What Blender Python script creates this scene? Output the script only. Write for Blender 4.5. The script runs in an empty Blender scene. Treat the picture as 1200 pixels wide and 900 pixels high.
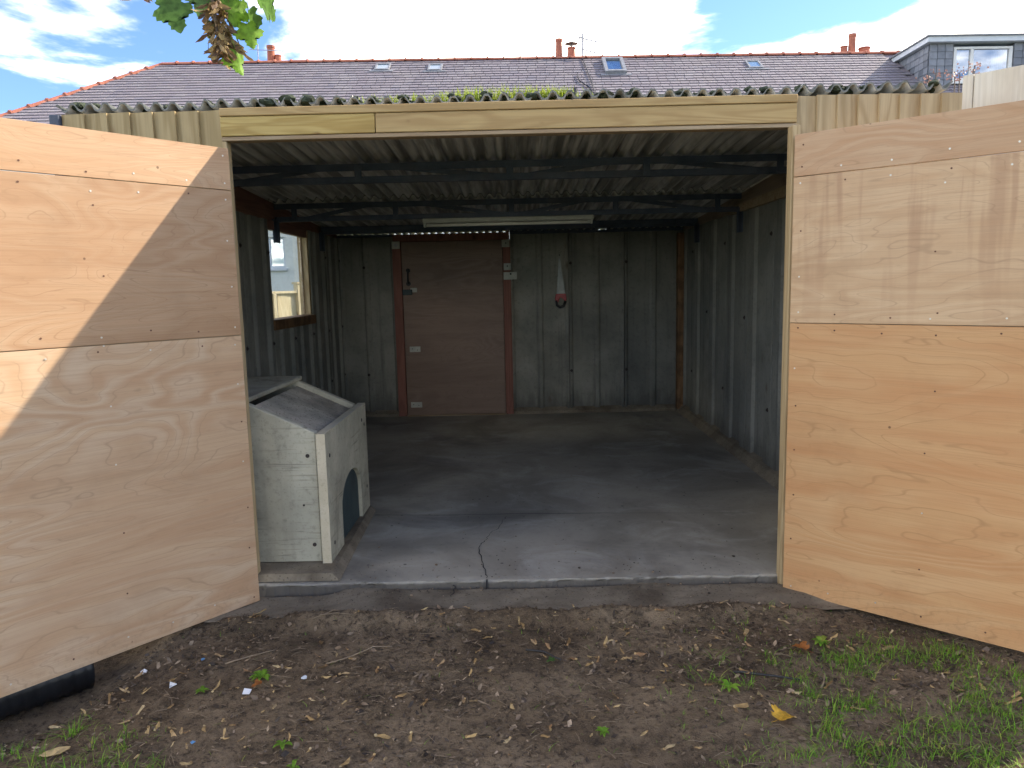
import bpy, bmesh, math, random
from mathutils import Matrix, Vector, noise
C = bpy.context.scene.collection
S = bpy.context.scene
rnd = random.Random(7)

# ------------------------------------------------------------------ camera, sky, sun, exposure
PITCH, YAW, ROLL, HC = 0.1318, -0.0076, -0.0227, 1.5
fw = Vector((math.sin(YAW)*math.cos(PITCH), math.cos(YAW)*math.cos(PITCH), -math.sin(PITCH)))
rt = Vector((math.cos(YAW), -math.sin(YAW), 0)); up = rt.cross(fw)
r2 = rt*math.cos(ROLL)+up*math.sin(ROLL); u2 = up*math.cos(ROLL)-rt*math.sin(ROLL)
cd = bpy.data.cameras.new('camera'); cam = bpy.data.objects.new('camera', cd); C.objects.link(cam)
cam.matrix_world = Matrix(((r2.x, u2.x, -fw.x, 0), (r2.y, u2.y, -fw.y, 0), (r2.z, u2.z, -fw.z, HC), (0, 0, 0, 1)))
cd.sensor_width = 36; cd.lens = 864.5*36/1200; cd.clip_start = .05; cd.clip_end = 3000
S.camera = cam

SUN = Vector((2.2, 1.0, 1.58)).normalized()
EL = math.asin(SUN.z); AZ = math.atan2(SUN.x, SUN.y)
sd = bpy.data.lights.new('sun', 'SUN'); so = bpy.data.objects.new('sun', sd); C.objects.link(so)
sd.energy = 2.0; sd.angle = math.radians(.53); sd.color = (1, .88, .72)
so.rotation_euler = (-SUN).to_track_quat('-Z', 'Y').to_euler()

W = bpy.data.worlds.new('World'); S.world = W; W.use_nodes = True
nt = W.node_tree; nt.nodes.clear()
def wn(t, **k):
    n = nt.nodes.new(t)
    for a, b in k.items(): setattr(n, a, b)
    return n
L = nt.links.new
sky = wn('ShaderNodeTexSky', sky_type='NISHITA', sun_disc=False, sun_elevation=EL, sun_rotation=AZ, air_density=1.0, dust_density=.25, ozone_density=1.8)
tc = wn('ShaderNodeTexCoord'); sep = wn('ShaderNodeSeparateXYZ'); L(tc.outputs['Generated'], sep.inputs[0])
def wmath(op, a, b=None, clamp=False):
    n = wn('ShaderNodeMath', operation=op, use_clamp=clamp)
    for i, v in enumerate((a, b)):
        if v is None: continue
        if isinstance(v, (int, float)): n.inputs[i].default_value = v
        else: L(v, n.inputs[i])
    return n.outputs[0]
zc = wmath('ADD', wmath('MAXIMUM', sep.outputs[2], 0), .12)
cx = wmath('DIVIDE', sep.outputs[0], zc); cy = wmath('DIVIDE', sep.outputs[1], zc)
cmb = wn('ShaderNodeCombineXYZ'); L(cx, cmb.inputs[0]); L(cy, cmb.inputs[1]); cmb.inputs[2].default_value = 3.3
n1 = wn('ShaderNodeTexNoise'); n1.inputs['Scale'].default_value = .9; n1.inputs['Detail'].default_value = 9; n1.inputs['Roughness'].default_value = .56; n1.inputs['Distortion'].default_value = .35
L(cmb.outputs[0], n1.inputs['Vector'])
# one broad bank of cloud above the roof, in the direction of the photograph's white bank
def bank(dx, dy, dz, lo, hi):
    d = Vector((dx, dy, dz)).normalized()
    v = wn('ShaderNodeVectorMath', operation='DOT_PRODUCT'); nn = wn('ShaderNodeVectorMath', operation='NORMALIZE')
    L(tc.outputs['Generated'], nn.inputs[0]); L(nn.outputs[0], v.inputs[0]); v.inputs[1].default_value = d
    m = wn('ShaderNodeMapRange', interpolation_type='SMOOTHSTEP'); L(v.outputs['Value'], m.inputs[0])
    m.inputs[1].default_value = math.cos(math.radians(hi)); m.inputs[2].default_value = math.cos(math.radians(lo))
    m.inputs[3].default_value = 0; m.inputs[4].default_value = 1
    return m.outputs[0]
b1 = bank(-.02, .93, .36, 3, 17); b2 = bank(.66, 1., .33, 1, 8); b3 = bank(-.62, .74, .22, 1, 16)
dens = wmath('ADD', n1.outputs[0], wmath('MULTIPLY', b1, .145))
dens = wmath('ADD', dens, wmath('MULTIPLY', b2, .16)); dens = wmath('ADD', dens, wmath('MULTIPLY', b3, .075))
cr = wn('ShaderNodeMapRange', interpolation_type='SMOOTHSTEP'); L(dens, cr.inputs[0])
cr.inputs[1].default_value = .495; cr.inputs[2].default_value = .68
mx = wn('ShaderNodeMixRGB'); L(cr.outputs[0], mx.inputs[0]); 
tint = wn('ShaderNodeMixRGB', blend_type='MULTIPLY'); tint.inputs[0].default_value = 1; L(sky.outputs[0], tint.inputs[1]); tint.inputs[2].default_value = (.275, .325, .42, 1)
L(tint.outputs[0], mx.inputs[1]); mx.inputs[2].default_value = (16.0, 14.6, 12.4, 1)
bg = wn('ShaderNodeBackground'); bg.inputs[1].default_value = .12; L(mx.outputs[0], bg.inputs[0])
wo = wn('ShaderNodeOutputWorld'); L(bg.outputs[0], wo.inputs[0])
S.view_settings.view_transform = 'Standard'; S.view_settings.look = 'None'; S.view_settings.gamma = 1; S.view_settings.use_curve_mapping = False
S.view_settings.exposure = 2.5
S.render.engine = 'CYCLES'
S.cycles.max_bounces = 10; S.cycles.diffuse_bounces = 6; S.cycles.transparent_max_bounces = 16; S.cycles.use_denoising = True

# ------------------------------------------------------------------ material helpers
class NB:
    def __init__(s, name):
        s.m = bpy.data.materials.new(name); s.m.use_nodes = True; s.t = s.m.node_tree; s.t.nodes.clear()
        s.out = s.t.nodes.new('ShaderNodeOutputMaterial'); s.b = s.t.nodes.new('ShaderNodeBsdfPrincipled')
        s.l(s.b.outputs[0], s.out.inputs[0])
    def l(s, a, b): s.t.links.new(a, b)
    def n(s, ty, ins=None, **k):
        n = s.t.nodes.new(ty)
        for a, b in k.items(): setattr(n, a, b)
        for a, b in (ins or {}).items():
            if hasattr(b, 'links') or isinstance(b, bpy.types.NodeSocket): s.l(b, n.inputs[a])
            else: n.inputs[a].default_value = b
        return n
    def math(s, op, a, b=0., c=0., clamp=False): return s.n('ShaderNodeMath', {0: a, 1: b, 2: c}, operation=op, use_clamp=clamp).outputs[0]
    def vec(s, scale=(1, 1, 1), rand=True, kind='Object', off=(0, 0, 0)):
        c = s.n('ShaderNodeTexCoord').outputs[kind]
        if rand:
            r = s.math('MULTIPLY', s.n('ShaderNodeObjectInfo').outputs['Random'], 57.)
            c = s.n('ShaderNodeVectorMath', {0: c, 1: r}, operation='ADD').outputs[0]
        return s.n('ShaderNodeMapping', {0: c, 1: off, 3: scale}).outputs[0]
    def noise(s, v, sc=1., det=3., ro=.5, dist=0.): return s.n('ShaderNodeTexNoise', {'Vector': v, 'Scale': sc, 'Detail': det, 'Roughness': ro, 'Distortion': dist}).outputs[0]
    def ramp(s, f, lo, hi, a=0., b=1., smooth=True):
        n = s.n('ShaderNodeMapRange', {0: f, 1: lo, 2: hi, 3: a, 4: b}, interpolation_type='SMOOTHSTEP' if smooth else 'LINEAR'); return n.outputs[0]
    def mix(s, f, a, b, mode='MIX'):
        def c(x): return (x[0], x[1], x[2], 1) if isinstance(x, tuple) else x
        return s.n('ShaderNodeMixRGB', {0: f, 1: c(a), 2: c(b)}, blend_type=mode).outputs[0]
    def done(s, col, rough=.7, bump=None, bs=.3, bd=.01, metal=0., spec=.4):
        for k, v in (('Base Color', col), ('Roughness', rough), ('Metallic', metal), ('Specular IOR Level', spec)):
            if isinstance(v, bpy.types.NodeSocket): s.l(v, s.b.inputs[k])
            else: s.b.inputs[k].default_value = (*v, 1) if isinstance(v, tuple) else v
        if bump is not None:
            bn = s.n('ShaderNodeBump', {'Height': bump, 'Strength': bs, 'Distance': bd}); s.l(bn.outputs[0], s.b.inputs['Normal'])
        return s.m

def plain(name, col, rough=.6, var=.25, sc=8., metal=0., bs=.15):
    b = NB(name); v = b.vec(); f = b.noise(v, sc, 5, .6); g = b.noise(v, sc*7, 3, .6)
    k = b.math('ADD', b.math('MULTIPLY', f, .7), b.math('MULTIPLY', g, .3))
    lo = tuple(c*(1-var) for c in col); hi = tuple(min(1, c*(1+var)) for c in col)
    return b.done(b.mix(b.ramp(k, .3, .7), lo, hi), rough, g, bs, .003, metal)

def plywood(name, c0, c1, c2, stains=0., contour=18., splash=0, wet=(.30, .16, .09)):
    b = NB(name); 
    v = b.vec((.55, 1, 2.3)); wv = b.noise(b.vec((1.1, 1, 3.)), 1.3, 3, .55); f = b.math('ADD', b.noise(v, 1.15, 2.5, .5, .7), b.math('MULTIPLY', wv, .22))
    ring = b.math('PINGPONG', b.math('MULTIPLY', f, contour), .5)
    ring = b.math('MULTIPLY', ring, 2.)
    v2 = b.vec((1.6, 1, 150)); fib = b.noise(v2, 1., 4, .65)
    v3 = b.vec((.5, 1, 5)); band = b.noise(v3, 2., 3, .55, .3)
    v4 = b.vec((4.5, 1, 60)); fleck = b.noise(v4, 5., 3, .6)
    col = b.mix(b.ramp(band, .32, .68), c0, c1)
    amp = b.ramp(b.noise(b.vec((.8, 1, 1.2), off=(4, 0, 9)), 1.6, 1), .35, .7, .15, .62)
    col = b.mix(b.math('MULTIPLY', b.ramp(ring, .15, 1.), amp), col, c2)
    col = b.mix(b.ramp(fib, .40, .72, 0, .26), col, tuple(x*.62 for x in c0))
    col = b.mix(b.ramp(fleck, .60, .70, 0, .22), col, tuple(x*.55 for x in c0))
    # handling marks and small bruises
    mk = b.n('ShaderNodeTexVoronoi', {'Vector': b.vec((1, 1, 1)), 'Scale': 4.3}).outputs['Distance']
    col = b.mix(b.ramp(mk, .022, .034, .75, 0), col, (.10, .05, .025))
    # thin dark growth lines that follow the figure
    ln_ = b.math('PINGPONG', b.math('MULTIPLY', f, contour*1.9), .5); col = b.mix(b.math('MULTIPLY', b.ramp(ln_, .07, .0, 0, .42), b.ramp(band, .35, .6, .25, 1)), col, tuple(x*.6 for x in c0))
    smudge = b.noise(b.vec((1, 1, 1), off=(2, 7, 1)), 2.4, 5, .62)
    col = b.mix(b.ramp(smudge, .5, .78, 0, .28), col, tuple(x*.6 for x in c0))
    zz = b.n('ShaderNodeSeparateXYZ', {0: b.n('ShaderNodeTexCoord').outputs['Object']}).outputs[2]
    if splash: col = b.mix(b.math('MULTIPLY', b.ramp(zz, .22, .0), b.ramp(b.noise(b.vec(), 42., 4, .7), .48, .66, 0, .16)), col, (.12, .075, .045))
    if stains:
        st = b.noise(b.vec((11, 1, .8), off=(3, 0, 0)), 1., 3, .55, .15)
        run = b.noise(b.vec((17, 1, 1.3)), 1., 3, .6)
        z = b.n('ShaderNodeSeparateXYZ', {0: b.n('ShaderNodeTexCoord').outputs['Object']}).outputs[2]
        m = b.math('MULTIPLY', b.ramp(st, .49, .60), b.ramp(z, .02, .5, .25, 1.))
        m = b.math('MAXIMUM', m, b.math('MULTIPLY', b.ramp(run, .63, .72), b.ramp(z, .15, .6)))
        col = b.mix(b.math('MULTIPLY', m, stains), col, wet)
    return b.done(col, .5, b.math('ADD', b.math('MULTIPLY', fib, .6), b.math('MULTIPLY', ring, .25)), .16, .002, spec=.3)

def timber(name, c0, c1, axis=0, knot=(.16, .08, .035), ks=5., rough=.65, wear=0., ring=9.):
    def sc(a, o): return tuple(a if i == axis else o for i in range(3))
    b = NB(name); f = b.noise(b.vec(sc(.45, 5.)), 1.4, 2, .5, .8)
    rg = b.math('MULTIPLY', b.math('PINGPONG', b.math('MULTIPLY', f, ring), .5), 2.)
    fib = b.noise(b.vec(sc(2.5, 110.)), 1., 3, .6)
    col = b.mix(b.ramp(rg, .2, .95), c1, c0)
    col = b.mix(b.ramp(fib, .4, .75, 0, .3), col, tuple(x*.6 for x in c0))
    blot = b.noise(b.vec(sc(1.2, 4.), off=(5, 5, 5)), 1.5, 4, .6)
    col = b.mix(b.ramp(blot, .48, .75, 0, .5), col, tuple(x*y for x, y in zip(c0, (.72, .66, .62))))
    vo = b.n('ShaderNodeTexVoronoi', {'Vector': b.vec(sc(.55, 1.)), 'Scale': ks, 'Randomness': 1.})
    pick = b.ramp(b.n('ShaderNodeSeparateXYZ', {0: vo.outputs['Color']}).outputs[0], .38, .42)
    kd = b.math('ADD', vo.outputs['Distance'], b.math('MULTIPLY', b.noise(b.vec(), 40., 2), .05))
    col = b.mix(b.math('MULTIPLY', b.ramp(kd, .06, .17, .85, 0), pick), col, knot)
    if wear: col = b.mix(b.ramp(b.noise(b.vec(off=(1, 2, 3)), 6., 5, .65), .42, .62, 0, wear), col, tuple(x*.3 for x in c0))
    return b.done(col, rough, b.math('ADD', fib, b.math('MULTIPLY', rg, .4)), .22, .003, spec=.25)

def weathered(name, c0, c1, dirt, ds=.6, sc=3., rough=.85, streak=0., spots=0., bs=.35, rand=True, scratch=0.):
    b = NB(name); v = b.vec(rand=rand)
    f = b.noise(v, sc, 6, .62, .2); g = b.noise(v, sc*11, 4, .65); h = b.noise(b.vec(off=(9, 3, 5), rand=rand), sc*.45, 5, .6, .4)
    col = b.mix(b.ramp(f, .32, .68), c0, c1)
    col = b.mix(b.ramp(h, .45, .72, 0, ds), col, dirt)
    col = b.mix(b.ramp(g, .5, .78, 0, .35), col, tuple(x*.55 for x in dirt))
    if streak:
        s_ = b.noise(b.vec((9, 9, .5), rand=rand), 1.4, 4, .6); col = b.mix(b.ramp(s_, .52, .74, 0, streak), col, dirt)
    if scratch:
        s_ = b.noise(b.vec((1.6, 1.6, 34), rand=rand), 1.5, 4, .68, .4); z = b.noise(b.vec(off=(1, 1, 8), rand=rand), 2.3, 2)
        col = b.mix(b.math('MULTIPLY', b.ramp(s_, .55, .68, 0, scratch), b.ramp(z, .42, .6)), col, tuple(x*.4 for x in dirt))
    if spots:
        vo = b.n('ShaderNodeTexVoronoi', {'Vector': v, 'Scale': 46.}).outputs['Distance']
        col = b.mix(b.ramp(vo, .1, .26, spots, 0), col, tuple(x*.35 for x in dirt))
    return b.done(col, rough, b.math('ADD', g, f), bs, .006, spec=.25)

def leafmat(name, cols, trans=.35):
    b = NB(name); r = b.n('ShaderNodeNewGeometry').outputs['Random Per Island']; o = b.n('ShaderNodeObjectInfo').outputs['Random']
    k = b.math('FRACT', b.math('ADD', r, b.math('MULTIPLY', o, 7.3)))
    rp = b.n('ShaderNodeValToRGB', {0: k}); e = rp.color_ramp.elements
    while len(e) < len(cols): e.new(.5)
    for i, c in enumerate(cols): e[i].position = i/max(1, len(cols)-1); e[i].color = (*c, 1)
    f = b.noise(b.vec(), 55., 3); col = b.mix(b.ramp(f, .35, .7, 0, .4), rp.outputs[0], (.0, .0, .0)); 
    b.b.inputs['Roughness'].default_value = .55; b.b.inputs['Specular IOR Level'].default_value = .3; b.l(col, b.b.inputs['Base Color'])
    tr = b.n('ShaderNodeBsdfTranslucent', {0: col}); ms = b.n('ShaderNodeMixShader', {0: trans, 1: b.b.outputs[0], 2: tr.outputs[0]})
    b.l(ms.outputs[0], b.out.inputs[0]); return b.m

def glassmat(name, tint=(.93, .96, .97), refl=.1, rough=.02):
    b = NB(name); tr = b.n('ShaderNodeBsdfTransparent', {0: (*tint, 1)}); gl = b.n('ShaderNodeBsdfGlossy', {0: (1, 1, 1, 1), 'Roughness': rough})
    fr = b.math('MULTIPLY', b.math('POWER', b.n('ShaderNodeLayerWeight', {0: .5}).outputs['Facing'], 5.), .6)
    ms = b.n('ShaderNodeMixShader', {0: b.math('ADD', fr, refl, clamp=True), 1: tr.outputs[0], 2: gl.outputs[0]}); b.l(ms.outputs[0], b.out.inputs[0]); return b.m

M = {}
M['ply_a'] = plywood('plywood_warm', (.369, .220, .120), (.421, .267, .153), (.461, .324, .203))
M['ply_b'] = plywood('plywood_pink', (.442, .263, .142), (.488, .316, .185), (.527, .376, .236), contour=24.)
M['ply_c'] = plywood('plywood_orange', (.374, .201, .077), (.408, .249, .103), (.435, .284, .129), contour=12.)
M['ply_s'] = plywood('plywood_rain_stained', (.505, .328, .184), (.550, .377, .224), (.613, .443, .275), stains=.42, contour=15.)
M['ply_low_left'] = plywood('plywood_lower_left', (.469, .294, .168), (.529, .365, .223), (.575, .437, .301), contour=13., splash=1)
M['ply_low_right'] = plywood('plywood_lower_right', (.494, .256, .112), (.540, .320, .150), (.578, .368, .188), contour=12., splash=1)
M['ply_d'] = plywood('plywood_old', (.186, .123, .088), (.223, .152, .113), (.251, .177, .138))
M['header'] = timber('softwood_header', (.401, .277, .092), (.498, .370, .140), 0, ks=7.)
M['header2'] = timber('softwood_header_brown', (.386, .260, .115), (.465, .331, .152), 0, ks=8.)
M['board_g'] = timber('softwood_board', (.314, .237, .116), (.408, .319, .171), 2, ks=5.)
M['board_t'] = timber('softwood_board_tan', (.37, .275, .15), (.47, .365, .215), 2, knot=(.20, .075, .03), ks=6.)
M['post'] = timber('softwood_post', (.400, .289, .151), (.496, .377, .214), 2)
M['batten'] = timber('softwood_batten', (0.311, 0.222, 0.133), (0.385, 0.296, 0.192), 0)
M['redframe'] = timber('red_stained_wood', (.20, .085, .062), (.25, .11, .08), 2, knot=(.1, .04, .03))
M['brownboard'] = timber('brown_stained_board', (.176, .088, .068), (.239, .124, .093), 1, knot=(.083, .041, .031))
M['greyboard'] = timber('weathered_board', (.26, .19, .15), (.34, .26, .20), 1, knot=(.12, .08, .06))
M['orangepost'] = timber('orange_post', (.180, .098, .045), (.240, .135, .068), 2, wear=.6)
M['paleboard'] = timber('pale_painted_board', (.595, .544, .442), (.629, .586, .493), 2, knot=(.425, .357, .272))
M['panel'] = weathered('painted_concrete_panel', (.178, .186, .178), (.240, .242, .233), (.082, .086, .091), .5, 2.2, streak=.5)
def panel_mat():
    b = NB('painted_concrete_panel'); v = b.vec(); f = b.noise(v, 2.2, 6, .62, .2); g = b.noise(v, 26., 4, .65); h = b.noise(b.vec(off=(9, 3, 5)), 1.1, 5, .6, .4); st = b.noise(b.vec((9, 9, .5)), 1.4, 4, .6); o = b.n('ShaderNodeObjectInfo').outputs['Random']
    col = b.mix(b.ramp(f, .32, .68), (.215, .212, .18), (.30, .292, .25)); col = b.mix(b.math('MULTIPLY', o, .35), col, (.12, .125, .12))
    col = b.mix(b.ramp(h, .45, .72, 0, .5), col, (.08, .082, .078)); col = b.mix(b.ramp(st, .52, .74, 0, .5), col, (.085, .085, .08)); col = b.mix(b.ramp(g, .5, .78, 0, .4), col, (.06, .06, .056))
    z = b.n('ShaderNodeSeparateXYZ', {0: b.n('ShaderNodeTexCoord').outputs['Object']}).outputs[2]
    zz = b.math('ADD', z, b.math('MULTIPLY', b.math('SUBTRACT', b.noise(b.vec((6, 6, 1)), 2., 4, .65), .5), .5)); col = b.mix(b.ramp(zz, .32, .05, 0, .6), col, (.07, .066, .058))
    rust = b.n('ShaderNodeTexVoronoi', {'Vector': b.vec((1, 1, .6)), 'Scale': 2.7}); col = b.mix(b.math('MULTIPLY', b.ramp(rust.outputs['Distance'], .10, .0), .6), col, (.11, .07, .045))
    return b.done(col, .85, b.math('ADD', g, f), .4, .006, spec=.25)
M['panel'] = panel_mat()
M['sheet_top'] = weathered('mossy_cement_sheet', (.11, .12, .105), (.19, .195, .18), (.045, .055, .04), .75, 9., spots=.5)
M['sheet_edge'] = weathered('cement_sheet_edge', (.17, .175, .165), (.26, .265, .25), (.07, .075, .065), .7, 14.)
def under_mat():
    b = NB('cement_sheet'); st = b.noise(b.vec((13, .5, 1)), 1.6, 4, .6, .2); f = b.noise(b.vec(), 3., 6, .62); fine = b.noise(b.vec((34, 1.2, 1)), 1., 3, .6)
    col = b.mix(b.ramp(st, .36, .62), (.26, .255, .235), (.62, .61, .57)); col = b.mix(b.ramp(fine, .5, .7, 0, .5), col, (.20, .19, .17)); col = b.mix(b.ramp(f, .5, .72, 0, .45), col, (.27, .25, .21))
    return b.done(col, .85, f, .2, .004, spec=.2)
M['sheet_under'] = under_mat()
M['moss'] = weathered('moss', (.035, .05, .03), (.07, .085, .05), (.02, .025, .02), .5, 30., bs=1.)
M['steel'] = weathered('dark_painted_steel', (.050, .068, .104), (.084, .104, .143), (.093, .068, .059), .35, 6., rough=.55, bs=.15)
M['bunker'] = weathered('bunker_concrete', (.368, .347, .265), (.497, .464, .353), (.138, .126, .097), .85, 2.6, spots=.16, scratch=.5, streak=.15)
M['bunker_lid'] = weathered('bunker_lid_concrete', (.339, .313, .246), (.539, .468, .370), (.098, .088, .069), .7, 5., spots=.8)
M['bunker_edge'] = weathered('bunker_panel_edge', (.505, .442, .313), (.580, .511, .375), (.281, .235, .156), .4, 6.)
M['hatch'] = weathered('dark_green_metal', (.035, .055, .06), (.055, .08, .08), (.03, .03, .03), .5, 6., rough=.5)
M['white'] = plain('white_paint', (0.702, 0.702, 0.684), .45, .06)
M['grime_white'] = plain('grimy_plastic', (.42, .42, .36), .5, .15)
M['black'] = plain('black_plastic', (.012, .013, .015), .35, .3)
M['dark'] = plain('dark_void', (.02, .02, .022), .9)
M['screw'] = plain('screw_head', (.62, .58, .50), .35, .1, metal=.6)
M['rustscrew'] = plain('rusty_screw_head', (.12, .05, .03), .6, .2)
M['saw_steel'] = plain('saw_steel', (.30, .32, .31), .45, .2, metal=.2)
M['red'] = plain('red_plastic', (.30, .02, .025), .4, .15)
M['terracotta'] = weathered('terracotta', (.36, .13, .085), (.46, .18, .12), (.22, .10, .07), .45, 4.)
M['lead'] = plain('grey_lead', (.22, .23, .25), .6)
M['brick'] = weathered('chimney_brick', (.30, .12, .08), (.38, .17, .12), (.16, .08, .06), .4, 6.)
M['render'] = weathered('pale_render', (.70, .72, .66), (.76, .78, .72), (.56, .57, .52), .3, 1.2, bs=.15)
M['fascia'] = plain('pale_grey_fascia', (.60, .64, .68), .5, .06)
def hung_mat():
    b = NB('hung_slate'); o = b.n('ShaderNodeObjectInfo').outputs['Random']; f = b.noise(b.vec(), 5., 5, .6)
    col = b.mix(o, (.13, .145, .17), (.25, .265, .30)); col = b.mix(b.ramp(f, .45, .7, 0, .35), col, (.10, .11, .13)); return b.done(col, .6, f, .2)
M['tilehang'] = hung_mat()
M['glass'] = glassmat('window_glass')
M['glass_sky'] = glassmat('reflecting_glass', (.55, .66, .75), .30)
M['curtain'] = plain('white_curtain', (.75, .75, .72), .8, .05)
M['fence'] = timber('fence_wood', (.56, .46, .28), (.66, .56, .36), 2)
M['alu'] = plain('dull_aluminium', (.35, .35, .36), .4, .1, metal=.8)
M['tube'] = plain('fluorescent_tube', (.72, .71, .62), .4, .05)
M['bolt'] = plain('rusty_bolt', (.035, .025, .022), .6)
M['shard'] = plain('white_shard', (.80, .80, .79), .4, .04)
M['bluebit'] = plain('blue_plastic', (.10, .25, .45), .4, .1)
M['twig'] = plain('dry_twig', (.23, .17, .11), .8, .3, 30.)
M['darkstick'] = plain('wet_stick', (.03, .028, .027), .6, .3, 30.)
M['bark'] = plain('twig_bark', (.10, .075, .055), .8, .3, 60.)
M['key'] = leafmat('dry_seed_wing', [(.260, .156, .065), (.442, .286, .117), (.650, .468, .221), (.351, .195, .091), (.754, .598, .325)], .2)
M['keycluster'] = leafmat('hanging_seed_wing', [(.10, .055, .045), (.30, .19, .08), (.17, .10, .06), (.52, .38, .14), (.13, .075, .055), (.62, .46, .22), (.24, .15, .08)], .4)
M['litter'] = leafmat('leaf_litter', [(.05, .036, .026), (.16, .115, .08), (.30, .21, .13), (.06, .045, .036), (.46, .34, .22), (.10, .075, .05), (.035, .026, .02)], .1)
M['green'] = leafmat('sycamore_leaf', [(.066, .141, .036), (.093, .181, .046), (.112, .214, .036)], .5)
M['lime'] = leafmat('bright_leaf', [(.203, .405, .041), (.263, .472, .051)], .55)
M['grass'] = leafmat('grass_blade', [(.136, .311, .022), (.203, .454, .033), (.293, .477, .055), (.113, .240, .022), (.451, .477, .087)], .35)
M['roofgrass'] = leafmat('roof_grass_blade', [(.253, .345, .034), (.345, .437, .046), (.414, .460, .081)], .45)
M['yellow'] = leafmat('yellow_leaf', [(.799, .464, .052), (.902, .541, .077)], .3)
M['orange'] = leafmat('orange_leaf', [(.34, .12, .03), (.40, .15, .04)], .3)
M['redleaf'] = leafmat('reddish_leaf', [(.34, .17, .15), (.40, .25, .22), (.30, .18, .15)], .3)

def slab_mat():
    b = NB('garage_slab'); v = b.vec(rand=False)
    f = b.noise(v, 1.1, 6, .6, .5); g = b.noise(v, 26, 5, .65); h = b.noise(b.vec(off=(3, 8, 1), rand=False), .8, 5, .6, .8); sw = b.noise(b.vec((1.3, 1.5, 1), rand=False), 1.4, 7, .68, .9)
    col = b.mix(b.ramp(f, .34, .66), (.255, .228, .182), (.39, .352, .282))
    col = b.mix(b.ramp(sw, .47, .70, 0, .7), col, (.46, .43, .37))
    col = b.mix(b.ramp(h, .5, .66, 0, .55), col, (.085, .08, .075))
    col = b.mix(b.ramp(g, .55, .75, 0, .35), col, (.05, .048, .045))
    vo = b.n('ShaderNodeTexVoronoi', {'Vector': v, 'Scale': 9.}); pk = b.ramp(b.n('ShaderNodeSeparateXYZ', {0: vo.outputs['Color']}).outputs[1], .72, .76)
    col = b.mix(b.math('MULTIPLY', b.ramp(vo.outputs['Distance'], .03, .12, .8, 0), pk), col, (.03, .03, .03))
    y = b.n('ShaderNodeSeparateXYZ', {0: b.n('ShaderNodeTexCoord').outputs['Object']}).outputs[1]
    wy = b.math('ADD', y, b.math('MULTIPLY', b.math('SUBTRACT', b.noise(v, 9, 4, .7), .5), .05))
    zz = b.n('ShaderNodeSeparateXYZ', {0: b.n('ShaderNodeTexCoord').outputs['Object']}).outputs[2]
    worn = b.math('MULTIPLY', b.math('MULTIPLY', b.ramp(wy, 3.672, 3.654), b.ramp(zz, -.016, -.006)), b.ramp(b.noise(v, 17, 6, .8), .44, .58, .0, .9))
    col = b.mix(b.ramp(zz, -.006, -.018, 0, .75), col, (.05, .043, .037))
    col = b.mix(worn, col, (.30, .285, .245))
    return b.done(col, b.ramp(h, .4, .7, .82, .55), b.math('ADD', g, f), .3, .005, spec=.35)
M['slab'] = slab_mat()
M['apron'] = weathered('apron_concrete', (.178, .147, .105), (.254, .213, .153), (.076, .056, .037), .85, 5., rand=False, spots=.6)

def dirt_mat():
    b = NB('soil'); v = b.vec(rand=False); f = b.noise(v, 1.7, 6, .62, .4); g = b.noise(v, 34, 7, .74); h = b.noise(v, 150, 3, .6); k = b.noise(b.vec(off=(7, 2, 4), rand=False), 6, 6, .7, .5)
    col = b.mix(b.ramp(f, .35, .65), (.168, .120, .074), (.285, .212, .136))
    col = b.mix(b.ramp(k, .42, .68, 0, .65), col, (.060, .045, .030))
    col = b.mix(b.ramp(g, .47, .66, 0, .75), col, (.032, .024, .019))
    col = b.mix(b.ramp(h, .58, .72, 0, .55), col, (.26, .21, .155))
    return b.done(col, .95, b.math('ADD', g, b.math('MULTIPLY', h, .6)), 1., .02, spec=.12)
M['dirt'] = dirt_mat()
def ground_mat():
    b = NB('rough_lawn'); v = b.vec(rand=False); f = b.noise(v, .35, 6, .6); g = b.noise(v, 9, 6, .7)
    col = b.mix(b.ramp(f, .4, .6), (.05, .085, .022), (.085, .075, .05)); col = b.mix(b.ramp(g, .4, .7, 0, .6), col, (.03, .04, .015))
    return b.done(col, .95, g, .8, .03, spec=.1)
M['ground'] = ground_mat()
def slate_mat():
    b = NB('roof_slate'); r = b.n('ShaderNodeNewGeometry').outputs['Random Per Island']; v = b.vec(rand=False)
    rp = b.n('ShaderNodeValToRGB', {0: r}); e = rp.color_ramp.elements
    cs = [(.18, .162, .18), (.225, .20, .215), (.205, .18, .20), (.25, .23, .24), (.19, .175, .20)]
    while len(e) < 5: e.new(.5)
    for i, c in enumerate(cs): e[i].position = i/4; e[i].color = (*c, 1)
    f = b.noise(v, 1.2, 5, .6); g = b.noise(v, 20, 4)
    col = b.mix(b.ramp(f, .5, .75, 0, .4), rp.outputs[0], (.26, .23, .21)); col = b.mix(b.ramp(g, .5, .8, 0, .3), col, (.10, .10, .11))
    return b.done(col, .6, g, .2, .004)
M['slate'] = slate_mat()

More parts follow.
